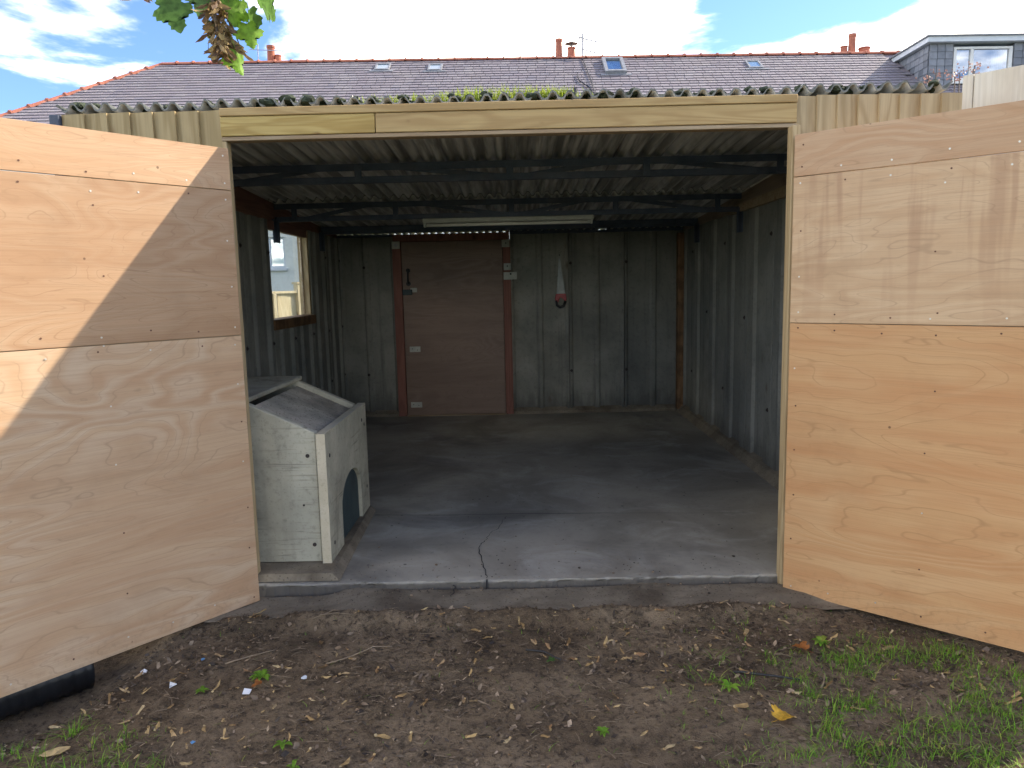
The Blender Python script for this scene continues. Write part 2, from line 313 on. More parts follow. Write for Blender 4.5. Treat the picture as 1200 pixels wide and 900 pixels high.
# ------------------------------------------------------------------ object helpers
WM = {}
def link(o, parent=None, mtx=None):
    C.objects.link(o); m = mtx or Matrix.Identity(4); o.matrix_basis = m; WM[o.name] = m
    if parent is not None:
        o.parent = parent; o.matrix_parent_inverse = WM[parent.name].inverted()
    return o
def tag(o, label=None, cat=None, group=None, kind=None):
    if label: o['label'] = label
    if cat: o['category'] = cat
    if group: o['group'] = group
    if kind: o['kind'] = kind
    return o
def empty(name, loc, label, cat, group=None):
    o = bpy.data.objects.new(name, None); o.empty_display_size = .2
    return tag(link(o, None, Matrix.Translation(loc)), label, cat, group)
def obj(name, bm, mats, parent=None, mtx=None, smooth=False, kind=None, label=None, origin=None):
    if origin is not None:                      # geometry given in world space: move the origin to a point of its own
        bmesh.ops.translate(bm, verts=bm.verts, vec=-Vector(origin)); mtx = (mtx or Matrix.Identity(4)) @ Matrix.Translation(origin)
    me = bpy.data.meshes.new(name); bm.normal_update()
    if smooth:
        for f in bm.faces: f.smooth = True
    bm.to_mesh(me); bm.free()
    for m in (mats if isinstance(mats, (list, tuple)) else [mats]): me.materials.append(M[m] if isinstance(m, str) else m)
    o = bpy.data.objects.new(name, me); link(o, parent, mtx)
    if kind: o['kind'] = kind
    if label: o['label'] = label
    return o
def new(): return bmesh.new()
_ICO = {}
def ico(bm, sub, fn):
    if sub not in _ICO:
        t = bmesh.new(); bmesh.ops.create_icosphere(t, subdivisions=sub, radius=1); t.verts.ensure_lookup_table()
        _ICO[sub] = ([v.co.copy() for v in t.verts], [[v.index for v in f.verts] for f in t.faces]); t.free()
    vs = [bm.verts.new(fn(c)) for c in _ICO[sub][0]]
    for f in _ICO[sub][1]: bm.faces.new([vs[i] for i in f])
def box(bm, a, b, bev=0., mi=0, jit=0.):
    """axis-aligned box between two corners, optionally bevelled"""
    a, b = Vector([min(x, y) for x, y in zip(a, b)]), Vector([max(x, y) for x, y in zip(a, b)])
    vs = [bm.verts.new([(a, b)[(i >> k) & 1][k] + (rnd.uniform(-jit, jit) if jit else 0) for k in range(3)]) for i in range(8)]
    fs = [bm.faces.new([vs[i] for i in q]) for q in ((0, 2, 3, 1), (4, 5, 7, 6), (0, 1, 5, 4), (2, 6, 7, 3), (0, 4, 6, 2), (1, 3, 7, 5))]
    for f in fs: f.material_index = mi
    if bev:
        es = {e for f in fs for e in f.edges}
        r = bmesh.ops.bevel(bm, geom=list(es), offset=bev, segments=1, affect='EDGES', profile=.5)
        for f in r['faces']: f.material_index = mi
    return vs
def boxobj(name, a, b, mat, parent=None, bev=.003, **k):
    bm = new(); box(bm, a, b, bev); c = (Vector(a)+Vector(b))/2
    return obj(name, bm, mat, parent, origin=k.pop('origin', c), **k)
def bar(bm, p, q, w, h=None, upv=(0, 0, 1)):
    """rectangular bar from p to q"""
    p, q = Vector(p), Vector(q); h = h or w; d = (q-p).normalized(); s = d.cross(Vector(upv))
    if s.length < 1e-4: s = d.cross(Vector((1, 0, 0)))
    s.normalize(); t = s.cross(d)
    r = [[bm.verts.new(c + s*w/2*i + t*h/2*j) for i, j in ((-1, -1), (1, -1), (1, 1), (-1, 1))] for c in (p, q)]
    bm.faces.new(r[0][::-1]); bm.faces.new(r[1])
    for i in range(4): bm.faces.new((r[0][i], r[0][(i+1) % 4], r[1][(i+1) % 4], r[1][i]))
def prism(bm, pts, depth_axis, d0, d1, mi=0):
    """polygon in the two other axes extruded along depth_axis"""
    def P(u, v, d):
        return {0: (d, u, v), 1: (u, d, v), 2: (u, v, d)}[depth_axis]
    A = [bm.verts.new(P(u, v, d0)) for u, v in pts]; B = [bm.verts.new(P(u, v, d1)) for u, v in pts]
    fs = [bm.faces.new(A), bm.faces.new(B[::-1])]; n = len(pts)
    for i in range(n): fs.append(bm.faces.new((A[i], B[i], B[(i+1) % n], A[(i+1) % n])))
    for f in fs: f.material_index = mi
    bmesh.ops.recalc_face_normals(bm, faces=fs)
def tube(bm, pts, rad, seg=7, cap=True):
    pts = [Vector(p) for p in pts]; rad = rad if isinstance(rad, (list, tuple)) else [rad]*len(pts); rings = []
    for i, p in enumerate(pts):
        d = (pts[min(i+1, len(pts)-1)]-pts[max(i-1, 0)]).normalized(); s = d.cross(Vector((.31, .17, .93)))
        if s.length < 1e-3: s = d.cross(Vector((1, 0, 0)))
        s.normalize(); t = d.cross(s)
        rings.append([bm.verts.new(p + (s*math.cos(a)+t*math.sin(a))*rad[i]) for a in [k*math.tau/seg for k in range(seg)]])
    for A, B in zip(rings, rings[1:]):
        for k in range(seg): bm.faces.new((A[k], A[(k+1) % seg], B[(k+1) % seg], B[k]))
    if cap: bm.faces.new(rings[0][::-1]); bm.faces.new(rings[-1])
def lathe(bm, prof, c, seg=16):
    rings = [[bm.verts.new((c[0]+r*math.cos(k*math.tau/seg), c[1]+r*math.sin(k*math.tau/seg), c[2]+z)) for k in range(seg)] for r, z in prof]
    for A, B in zip(rings, rings[1:]):
        for k in range(seg): bm.faces.new((A[k], A[(k+1) % seg], B[(k+1) % seg], B[k]))
    bm.faces.new(rings[0][::-1]); bm.faces.new(rings[-1])
def disc(bm, c, nrm, r, seg=7, th=.002):
    n = Vector(nrm).normalized(); tube(bm, [Vector(c), Vector(c)+n*th], r, seg)
def fbm(x, y, z=0., o=4):
    s, a = 0., 1.
    for _ in range(o):
        s += a*noise.noise((x, y, z)); x *= 2.1; y *= 2.1; z += 3.7; a *= .5
    return s
def sstep(a, b, x):
    t = min(1, max(0, (x-a)/(b-a))); return t*t*(3-2*t)

# ------------------------------------------------------------------ the ground
def gz(x, y):
    z = -.072 - .03*sstep(-.9, -1.7, x)*sstep(3.4, 2.9, y) - .13*sstep(.68, .34, abs((x+2.67)*.73-(y-2.45)*.683))*sstep(-1.60, -1.92, x) - .02*sstep(3.3, 2.2, y)
    z += .012*fbm(x*1.7, y*1.7, 1.)*sstep(3.45, 3.1, y) + .007*fbm(x*9, y*9, 5., 3) + .003*fbm(x*31, y*31, 3., 2)
    return z + sstep(1.52, 1.34, abs(x+.02))*(.052-.016*sstep(1.0, 1.25, abs(x))+.016*fbm(x*6, 1.7, 3., 3))*math.exp(-((y-3.335-.022*fbm(x*3.1, 4.4, 1., 3))/.062)**2)
def grid(bm, xs, ys, zf):
    vs = [[bm.verts.new((x, y, zf(x, y))) for x in xs] for y in ys]
    for j in range(len(ys)-1):
        for i in range(len(xs)-1): bm.faces.new((vs[j][i], vs[j][i+1], vs[j+1][i+1], vs[j+1][i]))
def lin(a, b, n): return [a+(b-a)*i/n for i in range(n+1)]
bm = new(); grid(bm, lin(-3.6, 3.6, 420), lin(.2, 3.66, 210), lambda x, y: gz(x, y) - .3*sstep(2.9, 3.6, abs(x)) - .3*sstep(.8, .2, y))
obj('dirt', bm, 'dirt', smooth=True, kind='structure')
bm = new(); xs = [-900, -200, -60, -20, -8, -3.3, 3.3, 8, 20, 60, 200, 900]; ys = [-900, -200, -40, -8, .5, 3.4, 9, 16, 30, 80, 300, 1500]
grid(bm, xs, ys, lambda x, y: -.30 if abs(x) < 4 and 0 < y < 5 else -.16)
obj('ground', bm, 'ground', kind='structure')

# concrete floor and the apron strip in front of it
XL, XR, YF, YB = -2.06, 1.95, 3.64, 8.66
bm = new()
xs = lin(XL-.06, XR+.1, 220); prof = [(.006, -.16), (.004, -.02), (.006, -.005), (.010, 0), (.05, 0)]
rows = []
for k, (dy, z) in enumerate(prof):
    rows.append([bm.verts.new((x, YF+dy+(.010*fbm(x*5, k*.4, 2.)+.009*fbm(x*27, k*.7, 0.))*(k < 4), z+(.006*fbm(x*7, 3.3, 1.)-.004 if k in (2, 3) else 0))) for x in xs])
rows += [[bm.verts.new((x, y, .003*fbm(x*.8, y*.8, 4.))) for x in xs] for y in lin(3.75, YB+.1, 30)]
for A, B in zip(rows, rows[1:]):
    for i in range(len(xs)-1): bm.faces.new((A[i], A[i+1], B[i+1], B[i]))
floor = tag(obj('concrete_floor', bm, 'slab', smooth=False), kind='structure')
def crack(pts, w, z, parent, name='crack'):
    bm = new(); P = [Vector((x, y, 0)) for x, y in pts]; Q = []
    for a, b in zip(P, P[1:]):
        for k in range(5):
            t = k/5; Q.append(a.lerp(b, t)+Vector((rnd.uniform(-1, 1)*.008, rnd.uniform(-1, 1)*.004, 0)))
    Q.append(P[-1]); pr = None
    for i, p in enumerate(Q):
        d = (Q[min(i+1, len(Q)-1)]-Q[max(0, i-1)]); s = Vector((-d.y, d.x, 0)).normalized(); ww = w*rnd.uniform(.4, 1.2)*(1-.6*i/len(Q))
        zz = z+.003*fbm(p.x*.8, p.y*.8, 4.) if z > -.02 else z
        c = [bm.verts.new((p.x+s.x*ww*e, p.y+s.y*ww*e, zz+.004)) for e in (-.5, .5)]
        if pr: bm.faces.new((pr[0], pr[1], c[1], c[0]))
        pr = c
    return obj(name, bm, 'dark', parent)
crack([(-.181, 3.66), (-.182, 3.728), (-.228, 3.94), (-.242, 4.144), (-.206, 4.244), (-.199, 4.32), (-.145, 4.444), (-.11, 4.61), (-.089, 4.68)], .0065, 0, floor)
crack([(-.97, 4.775), (-.5, 4.74), (-.056, 4.733), (.702, 4.701), (1.498, 4.648)], .008, 0, floor, 'joint')
bm = new(); bar(bm, (-.182, YF-.002, -.05), (-.18, YF-.002, .001), .008, .02, (0, 1, 0)); obj('crack', bm, 'dark', floor)
bm = new()
grid(bm, lin(-2.3, 2.3, 260), lin(3.33, 3.70, 40), lambda x, y: -.036 -.022*sstep(-.85, -1.1, x)*sstep(3.4, 3.5, y) - .016*sstep(1.1, 1.3, abs(x))*sstep(3.5, 3.4, y) + .005*fbm(x*3, y*3, 7.)+.003*fbm(x*17, y*17, 2.)  - .02*sstep(3.612, 3.632, y)*sstep(-.2, .3, fbm(x*2., 1.)+.15))
apron = obj('concrete_apron', bm, 'apron', kind='structure', smooth=True)
crack([(-.352, 3.64), (-.345, 3.58), (-.353, 3.498)], .009, -.029, apron)

# ------------------------------------------------------------------ the garage
ROOFZ = lambda y: 2.40 - .05*(y-3.64)
gar = empty('garage', (0, 3.66, 0), 'sectional concrete garage with timber front, corrugated roof and both doors wide open', 'garage')
# panel walls -------------------------------------------------------------
def panel_mesh(w, h, rib, mid, er, th=.045):
    """one cast panel, local x along the wall, y towards the room, z up"""
    bm = new(); e = .004; m = w/2
    if mid == 0: p = [(e, -th), (e, rib), (er, rib), (er+.03, 0), (w-er-.03, 0), (w-er, rib), (w-e, rib), (w-e, -th)]
    else: p = [(e, -th), (e, rib), (er, rib), (er+.022, 0), (m-mid-.022, 0), (m-mid, rib*.85), (m+mid, rib*.85), (m+mid+.022, 0), (w-er-.022, 0), (w-er, rib), (w-e, rib), (w-e, -th)]
    prism(bm, p, 2, 0, h); return bm
def wall(name, base_bm, label=None):
    return obj(name, base_bm, 'apron', gar, label=label)
PM = {}
def put_panel(parent, org, ang, w, h, rib=.034, mid=.055, er=.07):
    k = (w, h, rib, mid, er); mt = Matrix.Translation(org) @ Matrix.Rotation(ang, 4, 'Z')
    if k not in PM:
        o = obj('concrete_panel', panel_mesh(*k), 'panel', parent, mt); PM[k] = o.data; return o
    return link(bpy.data.objects.new('concrete_panel', PM[k]), parent, mt)
BM_ = None
def bolt(parent, p, n):
    global BM_
    z = Vector(n).to_track_quat('Z', 'Y').to_matrix().to_4x4(); mt = Matrix.Translation(p) @ z
    if BM_ is None:
        bm = new(); lathe(bm, [(.017, 0), (.017, .004), (.010, .005), (.009, .012)], (0, 0, 0), 8); o = obj('bolt', bm, 'bolt', parent, mt); BM_ = o.data; return
    link(bpy.data.objects.new('bolt', BM_), parent, mt)
PTOP = 2.09
# right wall (local +y must point to -X): angle +90deg
bm = new(); prism(bm, [(XR+.02, 0), (1.86, 0), (1.875, .022), (1.905, .06), (XR+.02, .10)], 1, YF+.09, YB)
wr = wall('side_wall', bm)
for i in range(8):
    put_panel(wr, (XR, 3.73+.616*i, 0.002), math.pi/2, .612, PTOP, .022, 0, .15)
    for z in ((.52, 1.83) if i % 2 else (1.18,)):
        bolt(wr, (XR-.022, 3.73+.616*i+.06, z+rnd.uniform(-.02, .02)), (-1, 0, 0))
# left wall with the window gap: angle -90deg, local x runs to -Y
bm = new(); prism(bm, [(XL-.02, 0), (-1.99, 0), (-2.0, .03), (XL-.02, .08)], 1, YF+.09, YB)
wl = wall('side_wall', bm)
for i in range(8):
    y0 = 3.73+.616*i; hh = 1.17 if i in (4, 5) else PTOP
    put_panel(wl, (XL, y0+.612, .002), -math.pi/2, .612, hh, .028, .07, .08)
    for z in (.52, 1.08, 1.83):
        if z < hh: bolt(wl, (XL+.028, y0+.577, z+rnd.uniform(-.02, .02)), (1, 0, 0))
# back wall: angle 180deg, local x runs to -X
bm = new(); prism(bm, [(YB, 0), (YB-.06, 0), (YB-.05, .03), (YB, .07)], 0, XL, -1.402)
bw = wall('back_wall', bm)
bm = new(); prism(bm, [(YB, 0), (YB-.06, 0), (YB-.05, .03), (YB, .07)], 0, -.056, XR-.09); obj('skirting', bm, 'apron', bw)
for x1, w in ((-1.40, .655), (.617, .676), (1.262, .64), (1.94, .676)):
    put_panel(bw, (x1, YB, .002), math.pi, w, PTOP, .022, .02, .022)
for xa, xb in ((XL-.05, -1.40), (-.056, XR+.05)): boxobj('outer_seal_skin', (xa, YB+.047, -.1), (xb, YB+.10, 2.10), 'panel', bw, 0)  # backing added outside the panels to stop light leaking through their joints
for x in (.64, 1.285, -1.75): 
    for z in (.5, 1.75): bolt(bw, (x, YB-.022, z), (0, -1, 0))
# wall plates / infill boards between the panels and the roof
bm = new(); y0, y1 = 3.73, 8.64
prism(bm, [(y0, PTOP+.004), (y1, PTOP+.004), (y1, ROOFZ(y1)-.018), (y0, ROOFZ(y0)-.018)], 0, XL-.03, XL+.015); obj('wall_plate', bm, 'brownboard', gar)
bm = new(); prism(bm, [(y0, PTOP+.004), (y1, PTOP+.004), (y1, ROOFZ(y1)-.018), (y0, ROOFZ(y0)-.018)], 0, XR-.012, XR+.03); wp = obj('wall_plate', bm, 'greyboard', gar)
bm = new(); prism(bm, [(y0, PTOP-.01), (6.7, PTOP-.01), (6.7, PTOP+.05), (y0, PTOP+.085)], 0, XR-.05, XR-.014); obj('batten', bm, 'batten', wp)
for xa, xb, zt in ((XL, -1.404, 2.122), (-.055, .93, 2.138), (.931, 1.06, 2.118), (1.061, XR, 2.138)): boxobj('wall_plate', (xa, YB-.03, PTOP+.004), (xb, YB+.02, zt), 'steel', gar, 0)
boxobj('corner_post', (1.86, YB-.13, .03), (1.935, YB-.035, 2.06), 'orangepost', gar, .006)

# window in the left wall --------------------------------------------------
y0, y1, z0, z1 = 6.20, 7.43, 1.175, 2.09
bm = new()
for a, b in (((y0, z0+.09), (y0+.045, z1-.06)), ((y1-.045, z0+.09), (y1, z1-.06))): box(bm, (XL-.085, a[0], a[1]), (XL+.012, b[0], b[1]), .003)
box(bm, (XL-.085, y0, z1-.06), (XL+.012, y1, z1-.002), .003)
wf = obj('window_frame', bm, 'post', gar, origin=(XL, (y0+y1)/2, 1.6))
boxobj('sill', (XL-.12, y0-.02, z0), (XL+.045, y1+.02, z0+.088), 'orangepost', wf, .005)
boxobj('glass_pane', (XL-.062, y0+.046, z0+.089), (XL-.058, y1-.046, z1-.061), 'glass', wf, 0)
boxobj('head_board', (XL-.0, y0-.02, z1-.075), (XL+.03, y1-.1, z1+.004), 'brownboard', wf, .003)
bm = new(); bar(bm, (XL-.05, y1-.051, z0+.1), (XL-.05, y1-.051, z1-.07), .012); obj('beading', bm, 'batten', wf)

# back door ----------------------------------------------------------------
YD = YB-.03
bm = new(); box(bm, (-1.407, YD-.045, 0.004), (-1.312, YD+.09, 2.033), .003); box(bm, (-.137, YD-.045, .004), (-.052, YD+.09, 2.033), .003); box(bm, (-1.398, YD-.043, 2.033), (-.059, YD+.09, 2.115), .003)
bd = obj('back_door', bm, 'redframe', gar, origin=(-.72, YD, 0))
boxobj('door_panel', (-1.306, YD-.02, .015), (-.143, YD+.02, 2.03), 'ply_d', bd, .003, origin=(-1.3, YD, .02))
boxobj('light_stop_sheet', (-1.311, YD+.03, .004), (-.138, YD+.06, 2.032), 'ply_d', bd, 0)  # unseen sheet added behind the door to block light at its gaps
boxobj('threshold', (-1.30, YD-.06, 0.002), (-.15, YD-.022, .014), 'batten', bd, .002)
def plate(x0, x1, z0, z1, holes, y=YD-.0455, mat='grime_white'):
    bm = new(); box(bm, (x0, y-.012, z0), (x1, y, z1), .002); o = obj('small_plate', bm, mat, bd, origin=((x0+x1)/2, y, (z0+z1)/2))
    for hx, hz, r in holes:
        bm = new(); disc(bm, (hx, y-.0122, hz), (0, -1, 0), r, 10, .003); obj('screw_head', bm, 'dark', bd) if r < .012 else obj('rosette', bm, 'alu', bd)
plate(-1.405, -1.315, 1.952, 2.036, [(-1.358, 1.995, .022)])
plate(-.148, -.058, 1.945, 2.030, [(-.10, 1.99, .008)], YD-.047)
plate(-.130, -.046, 1.684, 1.762, [(-.088, 1.73, .008)], YD-.0475)
plate(-.134, .020, 1.576, 1.662, [(-.052, 1.64, .011)], YD-.0485)
plate(-1.252, -1.127, .762, .826, [(-1.22, .8, .005), (-1.16, .785, .005)], YD-.0205)
plate(-1.262, -1.132, .104, .168, [(-1.23, .14, .005), (-1.17, .13, .005)], YD-.0205)
plate(-1.215, -1.140, 1.455, 1.505, [], YD-.0205)
bm = new(); box(bm, (-1.305, YD-.075, 1.425), (-1.195, YD-.0205, 1.488), .006); obj('lock_case', bm, 'hatch', bd)
bm = new(); tube(bm, [(-1.235, YD-.03, 1.71), (-1.236, YD-.055, 1.69), (-1.238, YD-.055, 1.58), (-1.236, YD-.03, 1.555)], .011, 8); disc(bm, (-1.235, YD-.0205, 1.705), (0, -1, 0), .026, 10, .006); disc(bm, (-1.236, YD-.0205, 1.555), (0, -1, 0), .028, 10, .006); obj('handle', bm, 'black', bd)

# trusses ------------------------------------------------------------------
def truss(Y, zt, zb, legs=True):
    bm = new(); xa, xb = XL+.03, XR-.03
    box(bm, (xa, Y-.025, zt-.045), (xb, Y-.019, zt), 0); box(bm, (xa, Y-.019, zt-.006), (xb, Y+.03, zt), 0)
    t = obj('roof_truss', bm, 'steel', gar, origin=(0, Y, zt))
    bm = new(); box(bm, (xa, Y-.021, zb), (xb, Y-.015, zb+.04)); box(bm, (xa, Y-.015, zb), (xb, Y+.03, zb+.006)); obj('bottom_chord', bm, 'steel', t, origin=(0, Y, zb))
    if zt-zb > .07:
        for x in (-1.86, -1.0, -.02, .86, 1.72):
            bm = new(); box(bm, (x-.022, Y-.030, zb+.004), (x+.022, Y-.022, zt-.004)); obj('strut', bm, 'steel', t)
        pts = [(-1.78, 0), (-1.22, 1), (-.78, 1), (-.06, 0), (.06, 0), (.62, 1), (.95, 1), (1.64, 0)]
        for a, b in zip(pts, pts[1:]):
            if a[1] == b[1]: continue
            bm = new(); zz = lambda k: zb+.02 if not k else zt-.022
            bar(bm, (a[0], Y-.009, zz(a[1])), (b[0], Y-.009, zz(b[1])), .008, .032, (0, 0, 1)); obj('diagonal', bm, 'steel', t)
    if legs:
        for x, s in ((XL+.046, 1), (XR-.046, -1)):
            bm = new(); box(bm, (x-.006, Y-.05, zb-.175), (x+.006, Y+.03, zb+.03)); box(bm, (x-.03*s-.0, Y-.05, zb-.175), (x+.02*s, Y-.043, zb+.02)); obj('bracket', bm, 'steel', t)
truss(4.92, 2.305, 2.185); truss(6.40, 2.232, 2.085); truss(7.90, 2.160, 2.085)

# corrugated roof ----------------------------------------------------------
bm = new(); box(bm, (XL-.08, 3.75, 2.315), (XR+.14, 3.80, 2.365), .003)
roof = obj('roof', bm, 'steel', gar, label='corrugated cement sheet roof, mossy along its front edge')
def sheet(x0, y0, y1, dz, amp=.0165, pitch=.08, n=9, th=.009, lift=0.):
    bm = new(); sg = 10; ys = lin(y0, y1, 14); top, bot = [], []
    for j, y in enumerate(ys):
        a, b = [], []
        for i in range(n*sg+1):
            x = x0+i*pitch/sg; ph = math.tanh(1.5*math.cos((x+2.2)/pitch*math.tau))/math.tanh(1.5); fr = max(0, 1-(y-y0)/.5)
            z = ROOFZ(y)+dz+amp*ph + lift*fr*fbm(x*2.2, y0, 3.)
            yy = y + (.018*fbm(x*3.1, y0, 9.) if j == 0 else 0)
            a.append(bm.verts.new((x, yy, z+th/2))); b.append(bm.verts.new((x, yy, z-th/2)))
        top.append(a); bot.append(b)
    N = n*sg
    for j in range(len(ys)-1):
        for i in range(N):
            f = bm.faces.new((top[j][i], top[j][i+1], top[j+1][i+1], top[j+1][i])); f.material_index = 0; f.smooth = True
            f = bm.faces.new((bot[j][i], bot[j+1][i], bot[j+1][i+1], bot[j][i+1])); f.material_index = 1; f.smooth = True
        for i in (0, N):
            q = (top[j][i], top[j+1][i], bot[j+1][i], bot[j][i]); bm.faces.new(q if i == 0 else q[::-1]).material_index = 1
    for j in (0, len(ys)-1):
        for i in range(N):
            q = (top[j][i], bot[j][i], bot[j][i+1], top[j][i+1]); bm.faces.new(q if j == 0 else q[::-1]).material_index = 2
    return obj('corrugated_sheet', bm, ['sheet_top', 'sheet_under', 'sheet_edge'], roof)
for i in range(6):
    x0 = -2.205+.72*i
    sheet(x0, 3.69+rnd.uniform(-.006, .010), 6.50, .004+.006*(i % 2), lift=.006)
    sheet(x0, 6.32, 8.86, -.008+.006*(i % 2))
# lumps of moss on the sheet ends
bm = new(); random.seed(3)
for k in range(150):
    i = rnd.randint(0, 54); x = -2.2+i*.08+rnd.uniform(-.026, .026)
    if x < -1.5 and rnd.random() < .5: continue
    y = 3.715+abs(rnd.gauss(0, .08)); s = rnd.uniform(.009, .022)*(1.2 if (.4 < x < 1.7 or fbm(x*1.3, 2, 2) > .1) else .75)
    ph = math.cos((x+2.2)/.08*math.tau); z = ROOFZ(y)+.012+.0155*ph
    def fn(c):
        d = 1+.45*fbm(c.x*1.6+k, c.y*1.6, c.z*1.6, 3); return Vector((x, y, z))+Vector((c.x*s*1.5, c.y*s*1.6, c.z*s*.95))*d
    ico(bm, 2, fn)
obj('moss', bm, 'moss', gar, kind='stuff')
bm = new()
def blade(bm, p, h, w, lean, az, n=3):
    d = Vector((math.cos(az), math.sin(az), 0)); s = Vector((-d.y, d.x, 0)); pr = None
    for i in range(n+1):
        t = i/n; c = Vector(p)+Vector((0, 0, h*t*(1-.25*lean*t)))+d*h*lean*t*t*.9; ww = w*(1-t)**.8/2
        if i == n: 
            v = bm.verts.new(c); bm.faces.new((pr[0], pr[1], v)); break
        cur = [bm.verts.new(c-s*ww), bm.verts.new(c+s*ww)]
        if pr: bm.faces.new((pr[0], pr[1], cur[1], cur[0]))
        pr = cur
for k in range(1600):
    x = rnd.choice((rnd.gauss(-.02, .17), rnd.uniform(-.75, .32), rnd.gauss(.22, .05), rnd.gauss(-.35, .2)))
    y = 3.76+abs(rnd.gauss(0, .08)); hh = rnd.uniform(.04, .085)*(1.15-.5*min(1, abs(x+.02)/.5))
    blade(bm, (x, y, ROOFZ(y)+.012), hh, .006, rnd.uniform(.1, .9), rnd.uniform(0, 6.28))
obj('roof_grass', bm, 'roofgrass', gar, kind='stuff')

# timber front -------------------------------------------------------------
YH = 3.66                                        # face of the timber front
OL, OR = -1.395, 1.358
bm = new(); box(bm, (OL, YH+.02, 2.232), (OR, YH+.065, 2.372), .002); hd = obj('header', bm, 'post', gar)
boxobj('header_board', (OL, YH-.012, 2.3345), (OR, YH+.018, 2.372), 'header2', hd, .003)
boxobj('header_board', (OL, YH-.006, 2.243), (-.655, YH+.018, 2.333), 'header', hd, .003)
boxobj('header_board', (-.651, YH-.006, 2.243), (OR, YH+.018, 2.333), 'header2', hd, .003)
boxobj('header_board', (OL+.0, YH-.002, 2.222), (OR, YH+.064, 2.2405), 'batten', hd, .002)
# the header boards hang lower than the sheet edge: a second course below the first
for x0, x1, m in ((OL, -.655, 'header'), (-.651, OR, 'header2')):
    pass
boxobj('door_post', (OL-.0, YH-.0, -.05), (-1.374, YH+.06, 2.221), 'post', gar, .003)
boxobj('door_post', (1.318, YH-.06, -.05), (OR, YH+.005, 2.221), 'post', gar, .003)
def cladding(x0, x1, n, flip):
    w = (x1-x0)/n; bm = new(); box(bm, (x0, YH+.04, -.05), (x1, YH+.075, 2.36)); fr = obj('front_wall', bm, 'post', gar)
    for i in range(n):
        bm = new(); a = x0+i*w; t0, t1 = (.012, .034) if not flip else (.034, .012); zt = 2.366+rnd.uniform(-.004, .004)
        A = [(a+.001, YH+.038), (a+w+.012*(not flip)-.004, YH+.038), (a+w+.012*(not flip)-.004, YH+.038-t1), (a+.001-.012*flip, YH+.038-t0)]
        if not flip: A = [(a+.001, YH+.036), (a+w+.006, YH+.036-.022), (a+w+.006, YH+.036-.036), (a+.001, YH+.036-.021)]
        else: A = [(a-.006, YH+.036-.022), (a+w-.001, YH+.036), (a+w-.001, YH+.036-.021), (a-.006, YH+.036-.036)]
        prism(bm, A, 2, -.04, zt); o = obj('board', bm, 'board_t' if flip else 'board_g', fr, origin=(a, YH, 0))
cladding(-2.165, OL-.003, 7, False); cladding(OR+.003, 2.150, 8, True)
boxobj('corner_board', (-2.215, YH-.005, -.05), (-2.168, YH+.09, 2.362), 'steel', gar, .003)
bm = new(); box(bm, (XR+.055, YH+.08, -.1), (XR+.19, YB+.05, 2.05)); obj('outer_seal_skin', bm, 'panel', gar)
for a, b in (((YH+.095, -.1), (6.19, 2.05)), ((7.44, -.1), (YB+.046, 2.05)), ((6.191, -.1), (7.439, 1.16))): boxobj('outer_seal_skin', (XL-.085, a[0], a[1]), (XL-.047, b[0], b[1]), 'panel', wl, 0)

# big doors ----------------------------------------------------------------
def garage_door(hx, hy, d, side, mats, label):
    ang = math.atan2(d[1], d[0]); mt = Matrix.Translation((hx, hy, 0)) @ Matrix.Rotation(ang, 4, 'Z')
    s = side; L_ = 1.33; zb, zt = -.052, 2.168                    # visible face is on local y = 0, frame behind it
    def bx(bm, x0, x1, y0, y1, z0, z1, bev=.002): box(bm, (x0, -s*y0, z0), (x1, -s*y1, z1), bev)
    bm = new()
    for x0, x1 in ((.0, .075), (L_-.075, L_)): bx(bm, x0, x1, .0125, .06, zb, zt)
    for z0 in (zb+.01, 1.26, zt-.085): bx(bm, .0765, L_-.0765, .0125, .06, z0, z0+.072)
    door = obj('garage_door', bm, 'batten', gar, mt, label=label)
    for (z0, z1), m in zip(((zb, 1.293), (1.2965, 1.974), (1.9775, zt)), mats):
        bm = new(); off = rnd.uniform(-.0008, .0008); box(bm, (0, -s*.012, 0), (L_, s*off, z1-z0), .0012); obj('plywood_sheet', bm, m, door, mt @ Matrix.Translation((0, 0, z0)))
    for k in range(2):
        bm = new(); bx(bm, .08+.62*k, .66+.62*k, .061, .067, .35, .42) if False else bx(bm, .02, .5, .0605, .066, (.25, 1.8)[k], (.25, 1.8)[k]+.05, .001); obj('strap_hinge', bm, 'steel', door, mt)
    pale, rust = new(), new(); n = (0, s, 0)
    for z in [zb+.045, .22, .45, .66, .88, 1.08, 1.255, 1.335, 1.53, 1.74, 1.94, 2.01, 2.13]:
        for x in (.035, L_-.035): disc(pale if rnd.random() < .6 else rust, (x+rnd.uniform(-.006, .006), s*.0009, z+rnd.uniform(-.02, .02)), n, .0042, 7, .0012)
    for z in (zb+.05, 1.255, 1.335, 1.935, 2.01):
        for x in (.22, .43, .64, .86, 1.08): disc(pale if rnd.random() < .45 else rust, (x+rnd.uniform(-.02, .02), s*.0009, z+rnd.uniform(-.012, .012)), n, .0042, 7, .0012)
    for k in range(7): disc(pale if rnd.random() < .6 else rust, (.62+rnd.uniform(-.02, .02), s*.0009, .2+.28*k+rnd.uniform(-.03, .03)), n, .004, 7, .0012)
    obj('screw_head', pale, 'screw', door, mt, kind='stuff'); obj('screw_head', rust, 'rustscrew', door, mt, kind='stuff')
garage_door(-1.33, 3.56, (-.63626, -.77147), 1, ('ply_low_left', 'ply_a', 'ply_b'), 'left plywood door, sun across its upper corner')
garage_door(1.315, 3.56, (.75166, -.65956), -1, ('ply_low_right', 'ply_s', 'ply_b'), 'right plywood door, rain-stained and in shade')

